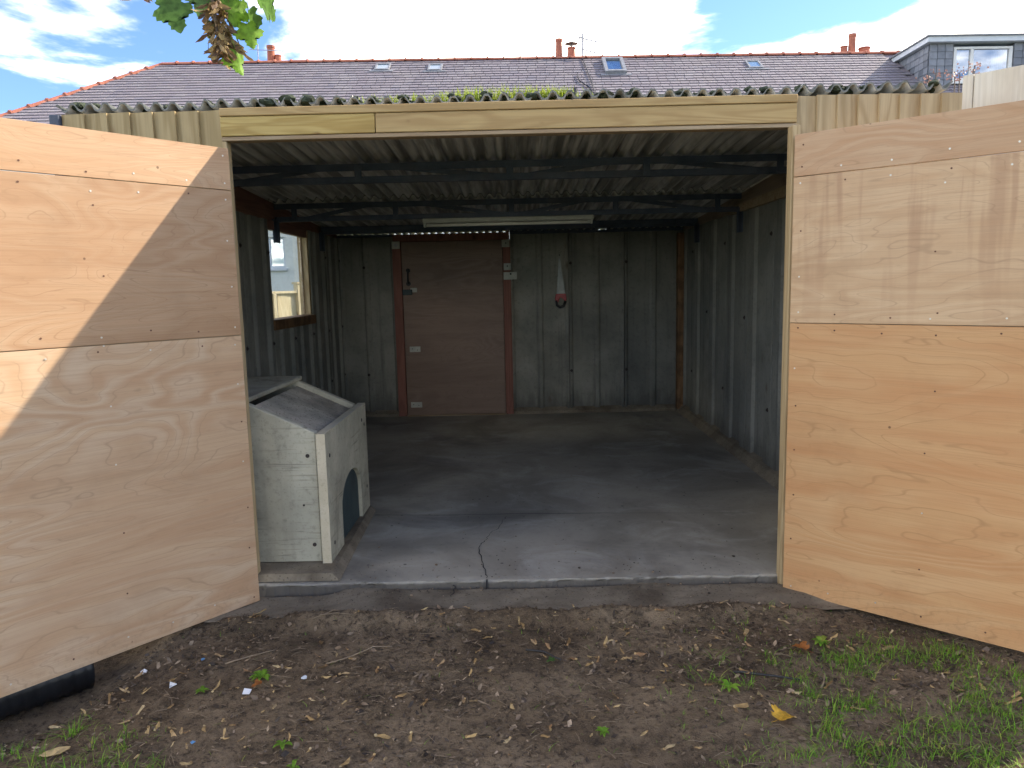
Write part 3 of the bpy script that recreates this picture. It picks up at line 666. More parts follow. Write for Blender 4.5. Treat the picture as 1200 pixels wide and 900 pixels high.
# ------------------------------------------------------------------ things in and around the garage
bk = empty('coal_bunker', (-1.45, 4.3, 0), 'old concrete coal bunker with sloping lid and arched hatch, inside the garage on the left', 'coal bunker')
bm = new(); z = .042
A = [bm.verts.new(p) for p in ((-1.98, 3.662, .004), (-.945, 3.662, .004), (-.985, 4.88, .004), (-1.98, 4.88, .004))]; B = [bm.verts.new(p) for p in ((-1.98, 3.668, z), (-.985, 3.67, z), (-1.012, 4.865, z), (-1.98, 4.865, z))]
bm.faces.new(A[::-1]); bm.faces.new(B)
for i in range(4): bm.faces.new((A[i], A[(i+1) % 4], B[(i+1) % 4], B[i]))
obj('base', bm, 'apron', bk)
for y in (3.835, 4.775):
    bm = new(); prism(bm, [(-1.95, z+.002), (-1.078, z+.002), (-1.078, .752), (-1.432, .915), (-1.95, .915)], 1, y, y+.05)
    bmesh.ops.bevel(bm, geom=bm.edges[:], offset=.004, segments=1, affect='EDGES'); o = obj('side_panel', bm, 'bunker', bk, origin=(-1.5, y, 0))
    if y < 4:
        for (x, zz) in ((-1.125, .63), (-1.115, .14), (-1.16, .36)):
            bm = new(); disc(bm, (x, y-.0005, zz), (0, -1, 0), .011 if zz != .36 else .006, 10, .003); obj('bolt', bm, 'bolt', o)
# front panel with arched opening (faces the room, +X)
bm = new(); ya, yb, zs = 4.10, 4.62, .26; y0, y1, z0, z1 = 3.805, 4.858, z+.002, .752
cy_ = (ya+yb)/2; R_ = (yb-ya)/2; N = 14
arch = [(cy_-R_*math.cos(math.pi*i/N), zs+.16*math.sin(math.pi*i/N)) for i in range(N+1)]
def P(x, u, v): return bm.verts.new((x, u, v))
for x, fl in ((-1.02, 0), (-1.068, 1)):
    va = [P(x, *p) for p in arch]; vt = [P(x, ya+(yb-ya)*i/N, z1) for i in range(N+1)]
    fs = [bm.faces.new((va[i], va[i+1], vt[i+1], vt[i])) for i in range(N)]
    bl, br = P(x, ya, z0), P(x, yb, z0); o1, o2, o3, o4 = P(x, y0, z0), P(x, y1, z0), P(x, y1, z1), P(x, y0, z1)
    fs += [bm.faces.new((o1, bl, va[0], vt[0], o4)), bm.faces.new((br, o2, o3, vt[N], va[N]))]
    if fl: F1 = (va, bl, br, o1, o2, o3, o4, vt)
    else: F0 = (va, bl, br, o1, o2, o3, o4, vt)
def q(a, b, c, d, mi=1): bm.faces.new((a, b, c, d)).material_index = mi
q(F0[3], F0[6], F1[6], F1[3]); q(F0[4], F1[4], F1[5], F0[5]); q(F0[3], F1[3], F1[1], F0[1]); q(F0[2], F1[2], F1[4], F0[4])
q(F0[6], F0[7][0], F1[7][0], F1[6]); q(F0[7][N], F0[5], F1[5], F1[7][N])
for i in range(N): q(F0[7][i], F0[7][i+1], F1[7][i+1], F1[7][i]); q(F0[0][i], F1[0][i], F1[0][i+1], F0[0][i+1], 0)
q(F0[1], F1[1], F1[0][0], F0[0][0], 0); q(F0[2], F0[0][N], F1[0][N], F1[2], 0)
bmesh.ops.recalc_face_normals(bm, faces=bm.faces[:])
fp = obj('front_panel', bm, ['bunker', 'bunker_edge'], bk, origin=(-1.02, 4.3, 0))
for (yy, zz) in ((3.88, .62), (3.89, .13), (4.79, .62), (4.79, .2), (4.72, .66)):
    bm = new(); disc(bm, (-1.0205, yy, zz), (1, 0, 0), .011, 10, .003); obj('bolt', bm, 'bolt', fp)
bm = new(); prism(bm, [(ya+.006, z0+.003)]+[(cy_+(u-cy_)*.975, v-.006) for u, v in arch]+[(yb-.006, z0+.003)], 0, -1.046, -1.040); obj('hatch', bm, 'hatch', bk)
bm = new(); prism(bm, [(-1.07, .685), (-1.44, .857), (-1.44, .885), (-1.07, .713)], 1, 3.887, 4.773); obj('sloping_lid', bm, 'bunker_lid', bk)
bm = new(); box(bm, (-1.95, 3.845, .918), (-1.425, 4.845, .944), .006); obj('top_slab', bm, 'bunker', bk)
boxobj('back_panel', (-1.995, 3.83, .044), (-1.952, 4.83, .916), 'bunker', bk, .004)

lt = empty('strip_light', (-.05, 6.40, 2.06), 'long narrow fluorescent strip light hanging under the middle roof truss', 'light')
boxobj('light_body', (-.775, 6.37, 2.045), (.675, 6.42, 2.084), 'grime_white', lt, .006)
bm = new(); tube(bm, [(-.745, 6.395, 2.028), (.645, 6.395, 2.028)], .013, 10); obj('tube', bm, 'tube', lt, smooth=True)
for x in (-.768, .645): boxobj('end_cap', (x, 6.38, 2.012), (x+.022, 6.41, 2.0445), 'grime_white', lt, .003)

sw = empty('hand_saw', (.52, 8.6, 1.5), 'hand saw with a red and black handle, hung point up on the back wall', 'saw')
bm = new(); yq = YB-.040; prism(bm, [(.505, 1.80), (.522, 1.80), (.578, 1.385), (.474, 1.372)], 1, yq, yq+.003); obj('blade', bm, 'saw_steel', sw)
bm = new(); prism(bm, [(.468, 1.40), (.582, 1.40), (.590, 1.33), (.572, 1.30), (.55, 1.34), (.515, 1.36), (.495, 1.30), (.462, 1.31), (.455, 1.35)], 1, yq-.012, yq+.014); bmesh.ops.bevel(bm, geom=bm.edges[:], offset=.004, segments=1, affect='EDGES'); obj('handle', bm, 'red', sw)
bm = new(); tube(bm, [(.472, yq, 1.325), (.480, yq, 1.27), (.515, yq, 1.245), (.555, yq, 1.26), (.578, yq, 1.315)], .017, 8); obj('grip', bm, 'black', sw, smooth=True)
bm = new(); tube(bm, [(.512, YB-.03, 1.835), (.512, YB-.075, 1.835), (.512, YB-.078, 1.85)], .004, 6); tag(obj('nail', bm, 'bolt'), 'small rusty nail in the back wall above the hand saw', 'nail')

bm = new(); p0, p1 = Vector((-2.62, 2.40, 0)), Vector((-1.965, 3.10, 0)); pts, rr = [], []
for i in range(61):
    t = i/60; p = p0.lerp(p1, t); pts.append((p.x+.015, p.y-.01, -.132+.01*math.sin(t*3))); rr.append(.102+.006*(1 if i % 3 == 0 else -.3))
tube(bm, pts, rr, 20)
tag(obj('drain_pipe', bm, 'black', smooth=True), 'black ribbed plastic pipe lying on the soil under the left door', 'pipe')

fp_ = empty('board_screen', (2.343, 4.0, 0), 'tall pale painted board screen standing beyond the right garage door', 'screen')
ang = math.atan2(-.72, .70); mt = Matrix.Translation((2.345, 4.0, -.15)) @ Matrix.Rotation(ang, 4, 'Z')
for i in range(5):
    bm = new(); x0 = .05+.26*i; box(bm, (x0+.001, -.025, .02), (x0+.259, 0, 2.668), .002); obj('board', bm, 'paleboard', fp_, mt)
bm = new(); box(bm, (0, -.03, 0), (.048, .05, 2.67), .003); obj('post', bm, 'paleboard', fp_, mt)
for zz in (.3, 1.3, 2.3):
    bm = new(); box(bm, (.05, .001, zz), (1.35, .045, zz+.08)); obj('rail', bm, 'batten', fp_, mt)

# ------------------------------------------------------------------ litter, seeds, grass on the soil
def samara_bm(seed, pair=False, L_=.036):
    r = random.Random(seed); bm = new(); k = r.uniform(.85, 1.2)
    for sgn in ((1, -1) if pair else (1,)):
        q1, q2 = r.uniform(.75, 1.35), r.uniform(.8, 1.3); out = [(0, -.002), (.005, -.0045), (.010, -.0032*q1), (.018, -.0062*q1), (.026, -.0085*q1), (.034, -.006*q1), (.040*q2, -.0005), (.033, .0030), (.023, .0042*q2), (.011, .0040), (.004, .004)]
        bend = r.uniform(-.25, .45); a0 = math.radians(r.uniform(38, 62))*sgn if pair else 0; vs = []
        for x, y in out:
            X, Y, Z = x*k*L_/.036, y*k*sgn*L_/.036, 0
            Z = bend*X*X*18 + .0018*math.sin(X*170+seed)+r.uniform(0, .0012)
            vs.append(bm.verts.new((X*math.cos(a0)-Y*math.sin(a0), X*math.sin(a0)+Y*math.cos(a0), Z)))
        c = bm.verts.new(Vector((sum(v.co.x for v in vs)/len(vs), sum(v.co.y for v in vs)/len(vs), sum(v.co.z for v in vs)/len(vs)+.0012)))
        for i in range(len(vs)): bm.faces.new((c, vs[i], vs[(i+1) % len(vs)]))
        nut = bmesh.ops.create_icosphere(bm, subdivisions=1, radius=.0045*L_/.036)
        for v in nut['verts']: v.co = Vector((v.co.x+.005*math.cos(a0), v.co.y+.005*math.sin(a0), v.co.z*.7+.001))
    return bm
seeds = []
for k in range(8):
    me = bpy.data.meshes.new('winged_seed'); b = samara_bm(k*3+1, L_=.040 if k % 2 else .034); b.normal_update(); b.to_mesh(me); b.free(); me.materials.append(M['key']); seeds.append(me)
def in_view(x, y, m=.02): return -.715*y-m < x < .735*y+m
def on_dirt(x, y):
    # keep clear of the ground behind the doors
    if x < -1.33+(-.636)*((3.56-y)/.771) + .0: return False
    if x > 1.315+.752*((3.56-y)/.66): return False
    return True
cnt = 0
while cnt < 285:
    y = 2.2+1.22*rnd.random()**1.0; x = rnd.uniform(-2.1, 2.3)
    if not (in_view(x, y) and on_dirt(x, y)): continue
    if rnd.random() > .35+.65*sstep(-.25, .35, fbm(x*1.1+3, y*1.3, 8.)): continue
    o = bpy.data.objects.new('winged_seed', rnd.choice(seeds)); s = rnd.choice((.6, .75, .9, 1., 1.15, 1.3))*rnd.uniform(.9, 1.1)
    link(o, None, Matrix.Translation((x, y, gz(x, y)+.006)) @ Matrix.Rotation(rnd.uniform(0, 6.28), 4, 'Z') @ Matrix.Rotation(rnd.gauss(0, .35), 4, 'X') @ Matrix.Rotation(rnd.gauss(0, .25), 4, 'Y') @ Matrix.Scale(s, 4))
    tag(o, 'dry brown winged sycamore seed lying on the dark soil', 'seed', 'winged seeds scattered on the soil'); cnt += 1
# fine litter nobody could count
bm = new()
for k in range(24000):
    y = 2.0+1.47*rnd.random(); x = rnd.uniform(-2.2, 2.5)
    if not on_dirt(x+.08*(1 if x > 0 else -1)*-1, y) or not in_view(x, y, .2): continue
    if y > 3.38 and rnd.random() < .85: continue
    d = sstep(-.3, .4, fbm(x*1.4, y*1.4, 2.)); 
    if rnd.random() > (.3+.7*d)*(.55+.45*sstep(2.3, 3.0, y)): continue
    big = rnd.random(); ln = rnd.uniform(.006, .018) if big < .8 else rnd.uniform(.018, .038); w = ln*rnd.uniform(.15, .6); a = rnd.uniform(0, 6.28)
    u = Vector((math.cos(a), math.sin(a), rnd.gauss(0, .3)))*ln/2; v = Vector((-math.sin(a), math.cos(a), rnd.gauss(0, .4)))*w/2; c = Vector((x, y, gz(x, y)+.004+abs(rnd.gauss(0, .003))))
    p = [bm.verts.new(c+q_) for q_ in (-u, -u*.2-v, u*.7-v*.6, u, u*.3+v)]; bm.faces.new(p)
obj('leaf_litter', bm, 'litter', kind='stuff')
bm = new()
for k in range(5500):
    y = 2.0+1.45*rnd.random(); x = rnd.uniform(-2.2, 2.5)
    if not in_view(x, y, .2) or y > 3.4: continue
    s = .0018+.010*rnd.random()**6; zz = gz(x, y)+s*.3
    def fn(c):
        k_ = s*rnd.uniform(.7, 1.2); return (x+c.x*k_, y+c.y*k_, zz+c.z*k_*.7)
    ico(bm, 1, fn)
obj('soil_crumbs', bm, 'dirt', kind='stuff')
bm = new()
for k in range(520):
    x = rnd.uniform(-1.3, 1.3); y = rnd.choice((rnd.uniform(3.45, 3.63), rnd.uniform(3.58, 3.632), rnd.uniform(3.66, 3.9), 3.66+abs(rnd.gauss(0, .9))))
    if x < -.9 and y > 3.63: continue
    z0_ = .004 if y > 3.655 else (-.034-.022*sstep(-.85, -1.1, x)); s_ = rnd.uniform(.0015, .0045)*(1 if rnd.random() < .93 else 2)
    ico(bm, 1, lambda c: (x+c.x*s_*rnd.uniform(.7, 1.4), y+c.y*s_, z0_+c.z*s_*.6+s_*.3))
obj('grit', bm, 'litter', kind='stuff')
bm = new()
for k in range(650):
    y = 2.0+1.38*rnd.random(); x = rnd.uniform(-2.1, 2.4)
    if not in_view(x, y, .1) or not on_dirt(x, y): continue
    a = rnd.uniform(0, 6.28); ln = rnd.uniform(.02, .075); p = Vector((x, y, gz(x, y)+.005)); d = Vector((math.cos(a), math.sin(a), 0))
    m = p+d*ln*.5+Vector((rnd.gauss(0, .006), rnd.gauss(0, .006), rnd.uniform(0, .006))); tube(bm, [p, m, p+d*ln], [.0011, .0011, .0006], 4)
obj('twig_litter', bm, 'twig', kind='stuff')
# grass
bm = new()
def gmask(x, y):
    r = sstep(.35, 1.2, x+(2.6-y)*.6)*sstep(-.15, .35, fbm(x*2.3, y*2.6, 4.)+.18*sstep(1.1, 1.6, x))
    l = sstep(-1.25, -1.65, x)*sstep(2.75, 2.5, y)*sstep(-.15, .3, fbm(x*3, y*3, 6.)+.1)
    t = max(0, 1-math.hypot((x-1.55)/.16, (y-2.93)/.09))*1.5
    return min(1, max(r*.95, l*.8, t))*(.22+.78*sstep(-.2, .35, fbm(x*8, y*9, 3.)))
n_ = 0
while n_ < 9500:
    y = 2.0+1.35*rnd.random(); x = rnd.uniform(-2.1, 2.5); n_ += .25
    if not in_view(x, y, .25) or not on_dirt(x-.03, y): continue
    g = gmask(x, y)
    if rnd.random() > g*.42: continue
    for j in range(rnd.randint(2, 4)):
        xx, yy = x+rnd.gauss(0, .012), y+rnd.gauss(0, .012); blade(bm, (xx, yy, gz(xx, yy)-.003), rnd.uniform(.015, .06)*(.6+.5*g), .0032, rnd.uniform(.3, 1.6), rnd.uniform(0, 6.28))
clumps = [(1.50, 2.93, .10, 60), (1.62, 2.88, .07, 40), (1.72, 2.70, .08, 50), (1.60, 2.55, .07, 40), (1.30, 2.58, .06, 36), (1.16, 2.55, .05, 26), (1.05, 2.36, .06, 40), (1.22, 2.30, .07, 55), (1.42, 2.32, .09, 80), (1.55, 2.28, .09, 80), (.92, 2.28, .05, 30), (1.36, 2.42, .08, 55), (1.66, 2.42, .10, 70), (1.50, 2.44, .08, 50), (1.80, 2.55, .10, 60)]
for k in range(34): clumps.append((rnd.uniform(.75, 1.85), rnd.uniform(2.15, 2.95), rnd.uniform(.02, .06), rnd.randint(8, 26)))
for k in range(16): clumps.append((rnd.uniform(-1.85, -1.2), rnd.uniform(2.2, 2.62), rnd.uniform(.02, .06), rnd.randint(8, 26)))
for (x, y, r_, n) in clumps:
    if not on_dirt(x-.02, y): continue
    for j in range(int(n*.95)):
        xx, yy = x+rnd.gauss(0, r_*.6), y+rnd.gauss(0, r_*.45); blade(bm, (xx, yy, gz(xx, yy)-.003), rnd.uniform(.025, .075), .0036, rnd.uniform(.3, 1.9), rnd.uniform(0, 6.28), 4)
for k in range(900):                     # a thin scatter of single blades on the bare soil
    y = 2.0+1.3*rnd.random(); x = rnd.uniform(-1.9, 1.9)
    if not on_dirt(x, y) or rnd.random() > .25+.75*sstep(-.5, 1.2, x): continue
    blade(bm, (x, y, gz(x, y)-.002), rnd.uniform(.01, .035), .0026, rnd.uniform(.5, 1.8), rnd.uniform(0, 6.28))
obj('grass', bm, 'grass', kind='stuff')

# single things on the soil
def ragged(name, mat, x, y, s, label, cat, rot=0, curl=.3, th=.0025, n=6, seed=1):
    r = random.Random(seed); bm = new(); pts = [(math.cos(k*math.tau/n)*s*r.uniform(.55, 1.05), math.sin(k*math.tau/n)*s*r.uniform(.45, .9)) for k in range(n)]
    prism(bm, pts, 2, 0, th); mt = Matrix.Translation((x, y, gz(x, y)+.008)) @ Matrix.Rotation(rot, 4, 'Z') @ Matrix.Rotation(curl, 4, 'X')
    return tag(obj(name, bm, mat, None, mt), label, cat)
ragged('white_shard', 'shard', -1.63, 2.97, .020, 'white broken shard lying nearest the left door, the blunt squarish one', 'shard', .7, .5, n=5, seed=3)
ragged('white_shard', 'shard', -1.45, 2.84, .026, 'white triangular shard with a notched top, middle of the three shards', 'shard', .3, .3, n=3, seed=9)
ragged('white_shard', 'shard', -1.105, 2.75, .024, 'long white pointed shard farthest from the left door', 'shard', .9, .35, n=4, seed=5)
ragged('plastic_scrap', 'bluebit', -1.40, 3.03, .013, 'tiny blue plastic scrap near the bottom edge of the left door', 'scrap', .9, .2, n=5, seed=4)
ragged('plastic_scrap', 'bluebit', -1.19, 2.44, .012, 'tiny blue plastic scrap low in the picture, on bare soil', 'scrap', .2, .2, n=4, seed=6)
ragged('grey_chip', 'fascia', -.90, 2.84, .014, 'pale grey stone chip on bare soil right of the bright weed', 'chip', .5, .1, .006, n=6, seed=8)
def stick(pts, r, mat, label, name='twig'):
    bm = new(); P_ = [Vector((x, y, gz(x, y)+h)) for x, y, h in pts]; Q = []
    for a, b in zip(P_, P_[1:]): Q += [a.lerp(b, t)+Vector((rnd.gauss(0, .002), rnd.gauss(0, .002), 0)) for t in (0, .33, .66)]
    Q.append(P_[-1]); tube(bm, Q, [r*(1-.5*i/len(Q)) for i in range(len(Q))], 6); tag(obj(name, bm, mat, smooth=True), label, 'twig')
stick([(-.84, 2.95, .006), (-.74, 3.0, .012), (-.66, 3.06, .02), (-.58, 3.075, .008)], .0035, 'twig', 'thin pale curved twig on the soil in front of the bunker')
stick([(-.99, 3.29, .008), (-.90, 3.33, .012), (-.83, 3.40, .008)], .003, 'twig', 'thin brown twig lying against the edge of the concrete apron')
stick([(-.96, 3.30, .01), (-.88, 3.315, .012), (-.80, 3.31, .008)], .0025, 'twig', 'short twig crossing the one beside the concrete apron')
stick([(-1.28, 2.98, .008), (-1.19, 3.03, .01), (-1.10, 3.08, .006)], .0035, 'twig', 'straight pale twig near the left door bottom corner')
stick([(.85, 2.82, .006), (.95, 2.78, .012), (1.10, 2.735, .008)], .006, 'darkstick', 'dark wet stick lying on the right above the yellow leaf', 'stick')
stick([(1.155, 2.69, .008), (1.20, 2.77, .025)], .004, 'twig', 'short straw coloured stalk beside the dark wet stick')
stick([(.01, 3.02, .01), (.09, 3.0, .015), (.16, 2.95, .008)], .005, 'darkstick', 'short dark stick on the soil in front of the opening', 'stick')
bm = new(); pts = [(-.045, 0), (-.02, -.012), (.02, -.014), (.05, -.004), (.055, .004), (.02, .013), (-.02, .010)]; prism(bm, pts, 2, 0, .004)
tag(obj('curled_leaf', bm, 'key', None, Matrix.Translation((-1.68, 2.42, gz(-1.68, 2.42)+.015)) @ Matrix.Rotation(.5, 4, 'Z') @ Matrix.Rotation(.5, 4, 'X')), 'long tan rolled dead leaf in the grass at bottom left', 'leaf')

def leaf_outline():
    # half of a five-lobed sycamore leaf: petiole at origin, tip at +y; unit width about 1
    h = [(0, 0), (.10, -.06), (.24, -.12), (.36, -.10), (.38, -.03), (.48, .02), (.40, .08), (.34, .13), (.43, .19), (.56, .22), (.67, .35), (.57, .40), (.60, .53), (.47, .53), (.40, .61), (.29, .54), (.235, .57), (.28, .68), (.22, .75), (.26, .83), (.15, .87), (.10, .95), (0, 1.04)]
    return h
def leaf_bm(size, fold=.25, droop=.35, seed=0):
    r = random.Random(seed); h = leaf_outline(); bm = new(); mid = []
    rows = []
    def zf(x, y): return abs(x)*fold - droop*y*y*.55 + .03*math.sin(x*9+seed)*abs(x) + .02*math.sin(y*7+seed*2)
    for sgn in (1, -1):
        o = [(x*sgn*r.uniform(.94, 1.05), y+r.uniform(-.012, .012)) for x, y in h]; o[0] = (0, 0); o[-1] = (0, 1.02)
        sp = [(0, y) for y in lin(0, 1.02, len(h)-1)]
        A = [bm.verts.new((x*size, y*size, zf(x, y)*size)) for x, y in o]; Mi = [bm.verts.new((x*.5*size, (y+sy)/2*size, zf(x*.5, (y+sy)/2)*size)) for (x, y), (_, sy) in zip(o, sp)]; B = [bm.verts.new((0, sy*size, zf(0, sy)*size)) for _, sy in sp]
        for U, V in ((A, Mi), (Mi, B)):
            for i in range(len(U)-1):
                q_ = [U[i], U[i+1], V[i+1], V[i]]
                try: bm.faces.new(q_ if sgn > 0 else q_[::-1])
                except ValueError: pass
    bmesh.ops.remove_doubles(bm, verts=bm.verts, dist=size*.004)
    tube(bm, [(0, -.55*size, .10*size), (0, -.25*size, .02*size), (0, 0, 0)], .012*size, 5)
    return bm
def ground_leaf(x, y, s, mat, label, rot, fold, droop, tilt, seed):
    tag(obj('fallen_leaf', leaf_bm(s, fold, droop, seed), mat, None, Matrix.Translation((x, y, gz(x, y)+.018)) @ Matrix.Rotation(rot, 4, 'Z') @ Matrix.Rotation(tilt, 4, 'X'), smooth=True), label, 'leaf')
ground_leaf(.91, 2.47, .072, 'yellow', 'bright yellow crumpled leaf with a long stalk on the soil at lower right', -1.0, .5, .5, .1, 2)
ground_leaf(1.20, 2.965, .060, 'orange', 'rusty orange leaf below the right door', .8, .5, .6, .2, 4)
ground_leaf(.13, 2.93, .035, 'green', 'small green leaf fragment on the bare soil in the middle', 1.9, .3, .3, .1, 5)
ground_leaf(-1.06, 2.79, .040, 'orange', 'orange brown leaf just below the bright green weed', 2.2, .4, .5, .2, 6)
def weed(x, y, n, s, label, mat='lime'):
    e = empty('weed', (x, y, gz(x, y)), label, 'weed')
    for k in range(n):
        a = k*math.tau/n+rnd.uniform(-.3, .3); bm = new(); d = Vector((math.cos(a), math.sin(a), 0)); sd_ = Vector((-d.y, d.x, 0)); pr = None; ln = s*rnd.uniform(.7, 1.2)
        for i in range(6):
            t = i/5; c = Vector((x, y, gz(x, y)))+d*ln*t+Vector((0, 0, ln*(.9*t-.75*t*t)+.004)); w = ln*.20*math.sin(math.pi*(.12+.88*t)**1.1)+.0006
            cur = [bm.verts.new(c-sd_*w+Vector((0, 0, w*.35))), bm.verts.new(c), bm.verts.new(c+sd_*w+Vector((0, 0, w*.35)))]
            if pr: bm.faces.new((pr[0], pr[1], cur[1], cur[0])); bm.faces.new((pr[1], pr[2], cur[2], cur[1]))
            pr = cur
        obj('leaf', bm, mat, e, smooth=True)
weed(-1.085, 2.86, 9, .055, 'bright green weed rosette, the largest, just off the left door')
weed(-1.30, 2.78, 7, .030, 'small bright green weed between two white shards')
weed(-.86, 2.42, 5, .035, 'sparse green weed with narrow leaves low on the left')
weed(-.78, 2.28, 4, .032, 'tiny green sprout at the bottom edge of the picture')
weed(.28, 2.45, 8, .030, 'small flat green weed patch in the middle of the soil')
weed(1.30, 3.05, 7, .050, 'grassy weed tuft under the hinge side of the right door', 'grass')
weed(.80, 2.70, 7, .045, 'thin grassy tuft left of the dark wet stick', 'grass')

# ------------------------------------------------------------------ sycamore branch hanging in at the top left
br = empty('sycamore_branch', (-.95, 2.5, 3.2), 'hanging sycamore branch with green leaves and brown winged seeds at the top left', 'branch')
bm = new()
tube(bm, [(-.98, 2.46, 3.35), (-.97, 2.47, 3.0), (-.955, 2.49, 2.7), (-.945, 2.48, 2.52), (-.938, 2.47, 2.42), (-.93, 2.47, 2.30), (-.922, 2.48, 2.235)], [.012, .010, .008, .006, .005, .004, .002], 8)
tube(bm, [(-.945, 2.5, 2.52), (-1.0, 2.49, 2.48), (-1.06, 2.48, 2.47)], [.004, .003, .002], 6); tube(bm, [(-.945, 2.5, 2.55), (-.88, 2.51, 2.49), (-.82, 2.52, 2.44)], [.004, .003, .002], 6)
tube(bm, [(-.965, 2.48, 2.8), (-1.08, 2.47, 2.6), (-1.18, 2.48, 2.47)], [.005, .004, .002], 6); tube(bm, [(-.938, 2.5, 2.42), (-.90, 2.52, 2.36), (-.875, 2.53, 2.27)], [.003, .002, .0015], 6)
obj('twig', bm, 'bark', br, smooth=True)
def hang_leaf(x, y, z, s, mat, yaw, pitch, roll, fold, droop, seed):
    # leaf tip points down; normal roughly towards -Y before yaw
    mt = Matrix.Translation((x, y, z)) @ Matrix.Rotation(yaw, 4, 'Z') @ Matrix.Rotation(roll, 4, 'Y') @ Matrix.Rotation(-math.pi/2+pitch, 4, 'X')
    obj('leaf', leaf_bm(s, fold, droop, seed), mat, br, mt, smooth=True)
hang_leaf(-1.092, 2.50, 2.437, .102, 'green', .15, .25, -.25, .12, .1, 1)
hang_leaf(-.985, 2.50, 2.49, .112, 'green', -.2, .2, .15, .2, .2, 2)
hang_leaf(-.905, 2.53, 2.47, .09, 'green', .5, .2, .3, .25, .3, 3)
hang_leaf(-.862, 2.50, 2.425, .085, 'lime', .9, .25, .25, .35, .3, 4)
hang_leaf(-.848, 2.53, 2.405, .095, 'green', -.9, .2, .1, .35, .35, 5)
hang_leaf(-.800, 2.50, 2.435, .100, 'green', -1.0, .45, -.55, .3, .25, 6)
hang_leaf(-.845, 2.50, 2.355, .075, 'lime', .4, .2, -.2, .4, .4, 7)
hang_leaf(-.885, 2.49, 2.272, .075, 'lime', 1.0, .2, -.35, .45, .3, 8)
hang_leaf(-.960, 2.52, 2.365, .050, 'green', .3, .1, .3, .3, .3, 9)
hang_leaf(-.955, 2.51, 2.50, .07, 'green', .8, .2, .2, .3, .3, 10)
hang_leaf(-.87, 2.50, 2.48, .06, 'green', -.3, .2, -.4, .3, .3, 11)
pm = []
for k in range(6):
    me = bpy.data.meshes.new('winged_seed'); b = samara_bm(50+k*5, True, .046); b.normal_update(); b.to_mesh(me); b.free(); me.materials.append(M['keycluster']); pm.append(me)
def hang_seed(x, y, z):
    o = bpy.data.objects.new('winged_seed', rnd.choice(pm)); o.name = 'winged_seed'
    # wings hang: local +x points down
    link(o, br, Matrix.Translation((x, y, z)) @ Matrix.Rotation(rnd.uniform(0, 6.28), 4, 'Z') @ Matrix.Rotation(math.pi/2+rnd.gauss(0, .35), 4, 'Y') @ Matrix.Rotation(rnd.gauss(0, .4), 4, 'X') @ Matrix.Scale(rnd.uniform(.8, 1.1), 4))
for k in range(86):
    t = rnd.random(); z = 2.475-.215*t; xm = -.937+.012*t; wd = .048*(1-.5*t)
    hang_seed(xm+rnd.uniform(-wd, wd), 2.5+rnd.gauss(0, .030), z)
for k in range(9): hang_seed(-1.18+rnd.gauss(0, .016), 2.48+rnd.gauss(0, .012), 2.465+rnd.gauss(0, .008))
bm = new()
for k in range(46):
    z = 2.49-.2*rnd.random(); x = -.936+rnd.gauss(0, .02); tube(bm, [(-.94, 2.5, z+.03), (x, 2.5+rnd.gauss(0, .015), z+.01), (x+rnd.gauss(0, .006), 2.5+rnd.gauss(0, .015), z-.018)], .0009, 4)
obj('seed_stalk', bm, 'bark', br, kind='stuff')

# ------------------------------------------------------------------ the terraced house behind
PT = math.radians(34); TP = math.tan(PT); RY, RZ = 22.0, 7.90; EY = 18.15
rz = lambda y: RZ - (RY-y)*TP                      # front slope
hs = empty('terraced_house', (0, 18.6, 0), 'long terraced house with grey slate roof, terracotta ridge and a slate-hung dormer', 'house')
RX0, RX1 = -10.05, 22.0; HK = (13.43-10.05)/(RY-18.2)   # hip run in x per metre of y
hipx = lambda y: RX0 - HK*(RY-y)
YW = 18.55
bm = new(); box(bm, (hipx(EY)+.35, YW, -.3), (-6.5, YW+.3, rz(YW)-.1)); box(bm, (-5.72, YW, -.3), (RX1, YW+.3, rz(YW)-.1)); box(bm, (-6.5, YW, -.3), (-5.72, YW+.3, 2.03)); box(bm, (-6.5, YW, 2.78), (-5.72, YW+.3, rz(YW)-.1)); box(bm, (hipx(EY)+.35, YW+.3, -.3), (hipx(EY)+.65, 25.4, rz(YW)-.1))
obj('wall', bm, 'render', hs)
bm = new()
for a, b in (((-6.498, 2.032), (-6.44, 2.778)), ((-5.78, 2.032), (-5.722, 2.778)), ((-6.44, 2.032), (-5.78, 2.08)), ((-6.44, 2.73), (-5.78, 2.778)), ((-6.14, 2.08), (-6.09, 2.73))): box(bm, (a[0], YW+.06, a[1]), (b[0], YW+.12, b[1]), .004)
w_ = obj('window', bm, 'fascia', hs)
bm = new(); box(bm, (-6.44, YW+.085, 2.08), (-5.78, YW+.09, 2.73)); obj('glass_pane', bm, 'glass_sky', w_)
bm = new(); box(bm, (-6.56, YW-.08, 1.95), (-5.66, YW-.002, 2.03), .01); obj('sill', bm, 'fascia', w_)
bm = new(); box(bm, (-6.5, YW+.5, 1.9), (-5.7, YW+.52, 2.9)); obj('room_wall', bm, 'lead', w_)
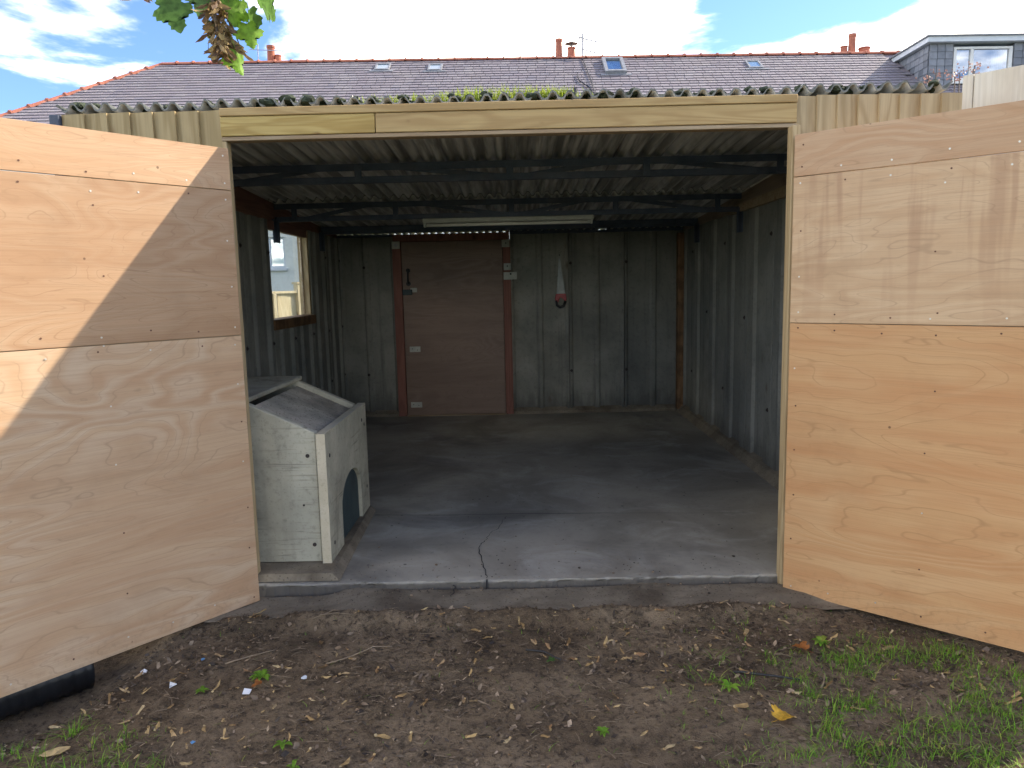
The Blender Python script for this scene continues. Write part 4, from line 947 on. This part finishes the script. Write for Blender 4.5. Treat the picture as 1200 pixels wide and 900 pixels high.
# roof deck: four faces just under the slates
bm = new(); e0 = hipx(EY); zE = rz(EY)-.03; BY = 2*RY-EY
v = [bm.verts.new(p) for p in ((e0, EY, zE), (RX1, EY, zE), (RX1, RY, RZ-.03), (RX0, RY, RZ-.03), (RX1, BY, zE), (e0, BY, zE))]
for q_ in ((0, 1, 2, 3), (3, 2, 4, 5), (0, 3, 5)): bm.faces.new([v[i] for i in q_])
rf = obj('roof', bm, 'slate', hs)
bm = new(); ce, se = math.cos(PT), math.sin(PT); ex = .19; wd = .255; n_rows = int((RY-EY)/ce/ex)
DX0, DY0 = 10.63, 19.87                             # dormer's left cheek and front
for r in range(n_rows):
    s0 = .06+r*ex; yr = RY-(s0+ex*.5)*ce
    x = hipx(yr)+.05 + (wd/2 if r % 2 else 0)
    while x < RX1-.3:
        w2 = wd*rnd.uniform(.9, 1.06); x1 = x+w2
        if not (x1 > DX0-.05 and yr > DY0 and x < 16.2):
            t = rnd.uniform(.010, .016); a, b = s0+ex+rnd.uniform(-.008, .008), s0-.01; sk = rnd.uniform(-.004, .004)
            def pt(xx, s, h): return (xx, RY-s*ce-se*h, RZ-s*se+ce*h)
            g = [pt(x+.006, a+sk, .024), pt(x1-.006, a-sk, .024), pt(x1-.006, b, .004), pt(x+.006, b, .004)]; top = [bm.verts.new(p) for p in g]
            lo = [bm.verts.new(pt(x+.006, a+sk, .024-t)), bm.verts.new(pt(x1-.006, a-sk, .024-t))]
            bm.faces.new(top); bm.faces.new((lo[0], lo[1], top[1], top[0])); bm.faces.new((top[0], top[3], lo[0])); bm.faces.new((top[2], top[1], lo[1]))
        x = x1
obj('slate', bm, 'slate', rf, kind='stuff')
# ridge and hip tiles
def cap_tile(p, q_, parent, name):
    p, q_ = Vector(p), Vector(q_); d = (q_-p); L_ = d.length; d.normalize(); s = d.cross(Vector((0, 0, 1))).normalized(); n = s.cross(d)
    bm = new()
    def seg(a, b, r, lift):
        A, B = [], []
        for k in range(7):
            an = math.pi*(k/6); off = s*math.cos(an)*r + n*(math.sin(an)*r*.75+lift-.05)
            A.append(bm.verts.new(p+d*a+off)); B.append(bm.verts.new(p+d*b+off))
        for k in range(6): bm.faces.new((A[k], A[k+1], B[k+1], B[k]))
        bm.faces.new(A[::-1]); bm.faces.new(B)
    seg(.0, L_-.05, .108, rnd.uniform(-.004, .006)); seg(L_-.05, L_-.003, .132, .010)
    bmesh.ops.recalc_face_normals(bm, faces=bm.faces[:])
    return obj(name, bm, 'terracotta', parent, origin=p)
n_ = 0; x = RX0+.05
while x < 12.2: cap_tile((x, RY, RZ+.02), (x+.465, RY, RZ+.02), rf, 'ridge_tile'); x += .465
hp0, hp1 = Vector((RX0, RY, RZ+.01)), Vector((hipx(EY), EY, rz(EY)+.01)); nh = 12
for i in range(nh): cap_tile(hp0.lerp(hp1, (i+.0)/nh), hp0.lerp(hp1, (i+1)/nh), rf, 'hip_tile')
# skylights
def skylight(x0, x1, ya, yb, up_=.05, fr=.05, label=None):
    sA, sB = (RY-yb)/ce, (RY-ya)/ce
    def pt(xx, s, h): return Vector((xx, RY-s*ce-se*h, RZ-s*se+ce*h))
    bm = new()
    def slab(xa, xb, a, b, h0, h1):
        vs = [bm.verts.new(pt(xx, s, h)) for h in (h0, h1) for xx, s in ((xa, a), (xb, a), (xb, b), (xa, b))]
        for q_ in ((0, 1, 2, 3), (4, 7, 6, 5), (0, 4, 5, 1), (1, 5, 6, 2), (2, 6, 7, 3), (3, 7, 4, 0)): bm.faces.new([vs[i] for i in q_])
    slab(x0, x0+fr, sA, sB, .0, up_); slab(x1-fr, x1, sA, sB, .0, up_); slab(x0+fr, x1-fr, sA, sA+fr, 0, up_); slab(x0+fr, x1-fr, sB-fr, sB, 0, up_+.01); slab(x0-.12, x1+.12, sB+.002, sB+.09, .02, .034)
    bmesh.ops.recalc_face_normals(bm, faces=bm.faces[:]); o = obj('skylight', bm, 'lead', hs)
    bm = new(); slab(x0+fr, x1-fr, sA+fr, sB-fr, up_*.4, up_*.6); bmesh.ops.recalc_face_normals(bm, faces=bm.faces[:]); obj('glass_pane', bm, 'glass_sky', o)
    bm = new(); slab(x0+fr, x1-fr, sA+fr, sB-fr, .024, .028); bmesh.ops.recalc_face_normals(bm, faces=bm.faces[:]); obj('blind', bm, 'curtain', o)
skylight(-3.84, -3.43, 21.30, 21.72); skylight(-2.36, -1.97, 21.22, 21.64); skylight(2.48, 3.06, 20.83, 21.76, .11, .09); skylight(6.43, 6.82, 21.06, 21.54)
# chimneys with pots behind the ridge
def pot(x, z0, h, r, stack, seg=14, cowl=False):
    bm = new(); lathe(bm, [(r*1.25, z0-RZ-.12), (r*1.2, z0-RZ), (r*1.02, z0-RZ+.05), (r*.92, h*.85+z0-RZ), (r*1.06, h*.88+z0-RZ), (r*1.06, h+z0-RZ), (r*.75, h+z0-RZ), (r*.7, h+z0-RZ-.1)], (x, 22.45, RZ), seg); obj('chimney_pot', bm, 'terracotta', stack, smooth=False)
    if cowl:
        bm = new(); lathe(bm, [(.2, z0-RZ+h+.10), (.03, z0-RZ+h+.16)], (x, 22.45, RZ), 12); tube(bm, [(x, 22.45, z0+h-.02), (x, 22.45, z0+h+.12)], .02, 6); obj('cowl', bm, 'lead', stack)
def stack(x0, x1, zt):
    bm = new(); box(bm, (x0, 22.15, 6.8), (x1, 22.75, zt), .01); return obj('chimney_stack', bm, 'brick', hs, origin=((x0+x1)/2, 22.4, 7))
s1 = stack(1.0, 1.95, 8.0); pot(1.33, 7.99, .57, .10, s1); pot(1.69, 7.99, .33, .115, s1, cowl=True)
s2 = stack(9.3, 10.35, 7.97); pot(9.79, 7.97, .60, .105, s2); pot(9.56, 7.97, .27, .10, s2); pot(10.15, 7.96, .23, .16, s2)
s3 = stack(-7.5, -6.6, 7.99); pot(-7.02, 7.99, .5, .115, s3); pot(-6.82, 7.99, .24, .09, s3)
bm = new(); ax, ay = 2.0, 22.3
bar(bm, (ax, ay, 7.7), (ax, ay, 8.66), .05)
for zz, L_ in ((8.52, .45), (8.22, .42)):
    bar(bm, (ax-.08, ay+.1, zz+.05), (ax+L_, ay-.2, zz-.17), .04)
    for k in range(6):
        t = k/5; c = Vector((ax-.08, ay+.1, zz+.05)).lerp(Vector((ax+L_, ay-.2, zz-.17)), t); h = .09*(1.3-.6*t); bar(bm, c-Vector((0, .05, h)), c+Vector((0, .05, h)), .022)
for dx in (-.12, .0, .12): bar(bm, (ax+dx, ay, 8.42), (ax+dx+.03, ay, 8.60), .018)
bar(bm, (ax-.14, ay, 8.44), (ax+.18, ay, 8.47), .018); bar(bm, (ax-.14, ay, 8.55), (ax+.18, ay, 8.58), .018)
obj('aerial', bm, 'alu', hs)
bm = new(); bar(bm, (-7.35, 22.3, 7.7), (-7.35, 22.3, 8.5), .025); bar(bm, (-7.6, 22.3, 8.36), (-6.6, 22.3, 8.30), .02); obj('aerial', bm, 'alu', hs)
bm = new(); yv = 19.40; tube(bm, [(1.545, yv, rz(yv)-.1), (1.545, yv, rz(yv)+.27)], .045, 10); obj('vent_pipe', bm, 'black', hs)
def cable(p):
    bm = new(); tube(bm, [(x, y-se*.035, rz(y)+ce*.035+.01) for x, y in p], .014, 5); obj('cable', bm, 'black', hs)
cable([(1.95, 21.9), (2.0, 21.2), (2.06, 20.2), (2.07, 19.2)]); cable([(1.72, 20.8), (1.74, 20.4), (1.98, 19.95), (2.04, 19.5)])
bm = new(); prism(bm, [(EY-.02, zE-.14), (EY+.12, zE-.14), (EY+.12, zE), (EY-.02, zE)], 0, hipx(EY), RX1); obj('gutter', bm, 'fascia', hs)
# dormer
DX1 = 16.0; FZ0, FZ1 = 7.47, 7.65
bm = new(); box(bm, (DX0+.06, DY0+.05, 6.2), (11.27, DY0+.25, FZ0)); box(bm, (12.80, DY0+.05, 6.2), (DX1-.06, DY0+.25, FZ0)); box(bm, (11.27, DY0+.05, 6.2), (12.80, DY0+.25, 6.565))
prism(bm, [(DY0+.25, 6.2), (RY, 6.2), (RY, FZ0), (DY0+.25, FZ0)], 0, DX0+.06, DX0+.2); prism(bm, [(DY0+.25, 6.2), (RY, 6.2), (RY, FZ0), (DY0+.25, FZ0)], 0, DX1-.2, DX1-.06)
dm = obj('dormer', bm, 'tilehang', hs)
bm = new(); box(bm, (DX0-.10, DY0-.14, FZ0+.035), (DX1+.1, RY+.2, FZ1-.02)); obj('fascia', bm, 'fascia', dm)
bm = new(); box(bm, (DX0-.14, DY0-.18, FZ1-.018), (DX1+.14, RY+.25, FZ1+.02)); obj('flat_roof', bm, 'lead', dm)
TM = {}
def hung(p, ang, w, h):
    k = (round(w, 3), round(h, 3)); mt = Matrix.Translation(p) @ Matrix.Rotation(ang, 4, 'Z') @ Matrix.Rotation(math.radians(-5), 4, 'X')
    if k not in TM:
        bm = new(); box(bm, (.006, -.022, 0), (w-.006, 0, h), .002); o = obj('hung_slate', bm, 'tilehang', dm, mt); TM[k] = o.data; return
    link(bpy.data.objects.new('hung_slate', TM[k]), dm, mt)
hh = .172
for r in range(6):
    z = 6.44+r*hh
    for (xa, xb) in ((DX0+.03, 11.265), (12.81, 13.9)):
        n_ = 3 if xb < 12 else 5; w = (xb-xa)/n_
        for k in range(n_):
            a = xa+k*w; hung((a+(w*.5 if r % 2 and k < n_-1 else 0)*0, DY0+.024-.001*(k % 2), z), 0, w, hh+.025)
    for k in range(10):
        yy = DY0+.06+k*.215
        if yy > 21.8: break
        if z+hh < rz(yy+.1)-.02: continue
        hung((DX0+.034, yy+.212, z), -math.pi/2, .212, hh+.02)
bm = new(); yq = DY0+.07
for a, b in (((11.285, 6.575), (11.36, 7.42)), ((12.70, 6.575), (12.785, 7.42)), ((11.36, 6.575), (12.70, 6.65)), ((11.36, 7.36), (12.70, 7.42)), ((11.72, 6.65), (11.80, 7.36))): box(bm, (a[0], yq-.05, a[1]), (b[0], yq+.04, b[1]), .004)
obj('window_frame', bm, 'white', dm)
bm = new(); box(bm, (11.36, yq-.004, 6.65), (11.72, yq, 7.36)); box(bm, (11.80, yq-.004, 6.65), (12.70, yq, 7.36)); obj('glass_pane', bm, 'glass_sky', dm)
bm = new(); box(bm, (11.24, yq-.12, 6.50), (12.83, yq-.052, 6.573), .004); obj('sill', bm, 'white', dm)
for xa, xb in ((11.42, 11.55), (12.38, 12.66)):
    bm = new(); n_ = 16; pr = None
    for i in range(n_+1):
        x = xa+(xb-xa)*i/n_; y = yq+.16+.018*math.sin(i*1.9); c = [bm.verts.new((x, y, 6.6)), bm.verts.new((x, y, 7.42))]
        if pr: bm.faces.new((pr[0], c[0], c[1], pr[1]))
        pr = c
    obj('curtain', bm, 'curtain', dm)
bm = new(); box(bm, (11.2, yq+1.2, 6.3), (12.9, yq+1.25, 7.5)); obj('room_wall', bm, 'lead', dm)
hs.rotation_euler.y = .0094

# timber fence seen through the garage window
fe = empty('timber_fence', (-4.1, 13, -.16), 'pale new timber fence in the yard, seen through the garage window', 'fence')
mt = Matrix.Translation((-4.1, 13, -.16)) @ Matrix.Rotation(math.atan2(.8, .6), 4, 'Z')
for i in range(16):
    bm = new(); x0 = -2.9+.2*i; box(bm, (x0+.004, -.01+.012*(i % 2), .05), (x0+.196, .008+.012*(i % 2), 1.62), .002); obj('board', bm, 'fence', fe, mt)
bm = new(); box(bm, (-2.92, -.045, 1.622), (.30, .04, 1.665), .003); obj('cap_rail', bm, 'fence', fe, mt)
for x0 in (-2.0, -.2):
    bm = new(); box(bm, (x0, -.05, 0), (x0+.06, -.012, 1.62), .003); obj('post', bm, 'fence', fe, mt)
bm = new(); box(bm, (.302, -.06, 0), (.62, .06, 1.78), .004); box(bm, (.28, -.08, 1.782), (.64, .08, 1.82), .004); obj('gate_post', bm, 'fence', fe, mt)

# reddish shrub whose top shows over the garage roof on the right
sh = empty('shrub', (5.3, 9.2, -.16), 'thin reddish shrub showing above the right end of the garage roof', 'shrub')
bm = new(); tips = []
for k, (tx, tz) in enumerate(((4.98, 3.88), (5.05, 3.90), (5.30, 3.92), (5.40, 3.93), (5.48, 3.96), (5.44, 3.90))):
    b0 = Vector((5.3+rnd.uniform(-.05, .05), 9.2, -.16)); t_ = Vector((tx, 9.2+rnd.uniform(-.15, .15), tz)); m_ = b0.lerp(t_, .5)+Vector((rnd.uniform(-.1, .1), 0, 0)); tube(bm, [b0, m_, t_], [.03, .02, .006], 6); tips.append(t_)
obj('stem', bm, 'bark', sh, smooth=True)
bm = new()
for t_ in tips:
    for k in range(20):
        c = t_+Vector((rnd.gauss(0, .05), rnd.gauss(0, .06), rnd.gauss(-.04, .05))); a = rnd.uniform(0, 6.28); u = Vector((math.cos(a), rnd.gauss(0, .4), math.sin(a)))*.014; v_ = Vector((-math.sin(a), rnd.gauss(0, .4), math.cos(a)))*.012
        bm.faces.new([bm.verts.new(c+q_) for q_ in (-u, -v_, u, v_)])
for k in range(500):
    t_ = rnd.choice(tips); f_ = rnd.uniform(.35, .86); c = Vector((5.3, 9.2, -.16)).lerp(t_, f_)+Vector((rnd.gauss(0, .1), rnd.gauss(0, .1), 0)); a = rnd.uniform(0, 6.28); u = Vector((math.cos(a), rnd.gauss(0, .4), math.sin(a)))*.03; v_ = Vector((-math.sin(a), rnd.gauss(0, .4), math.cos(a)))*.015
    bm.faces.new([bm.verts.new(c+q_) for q_ in (-u, -v_, u, v_)])
obj('foliage', bm, 'redleaf', sh, kind='stuff')
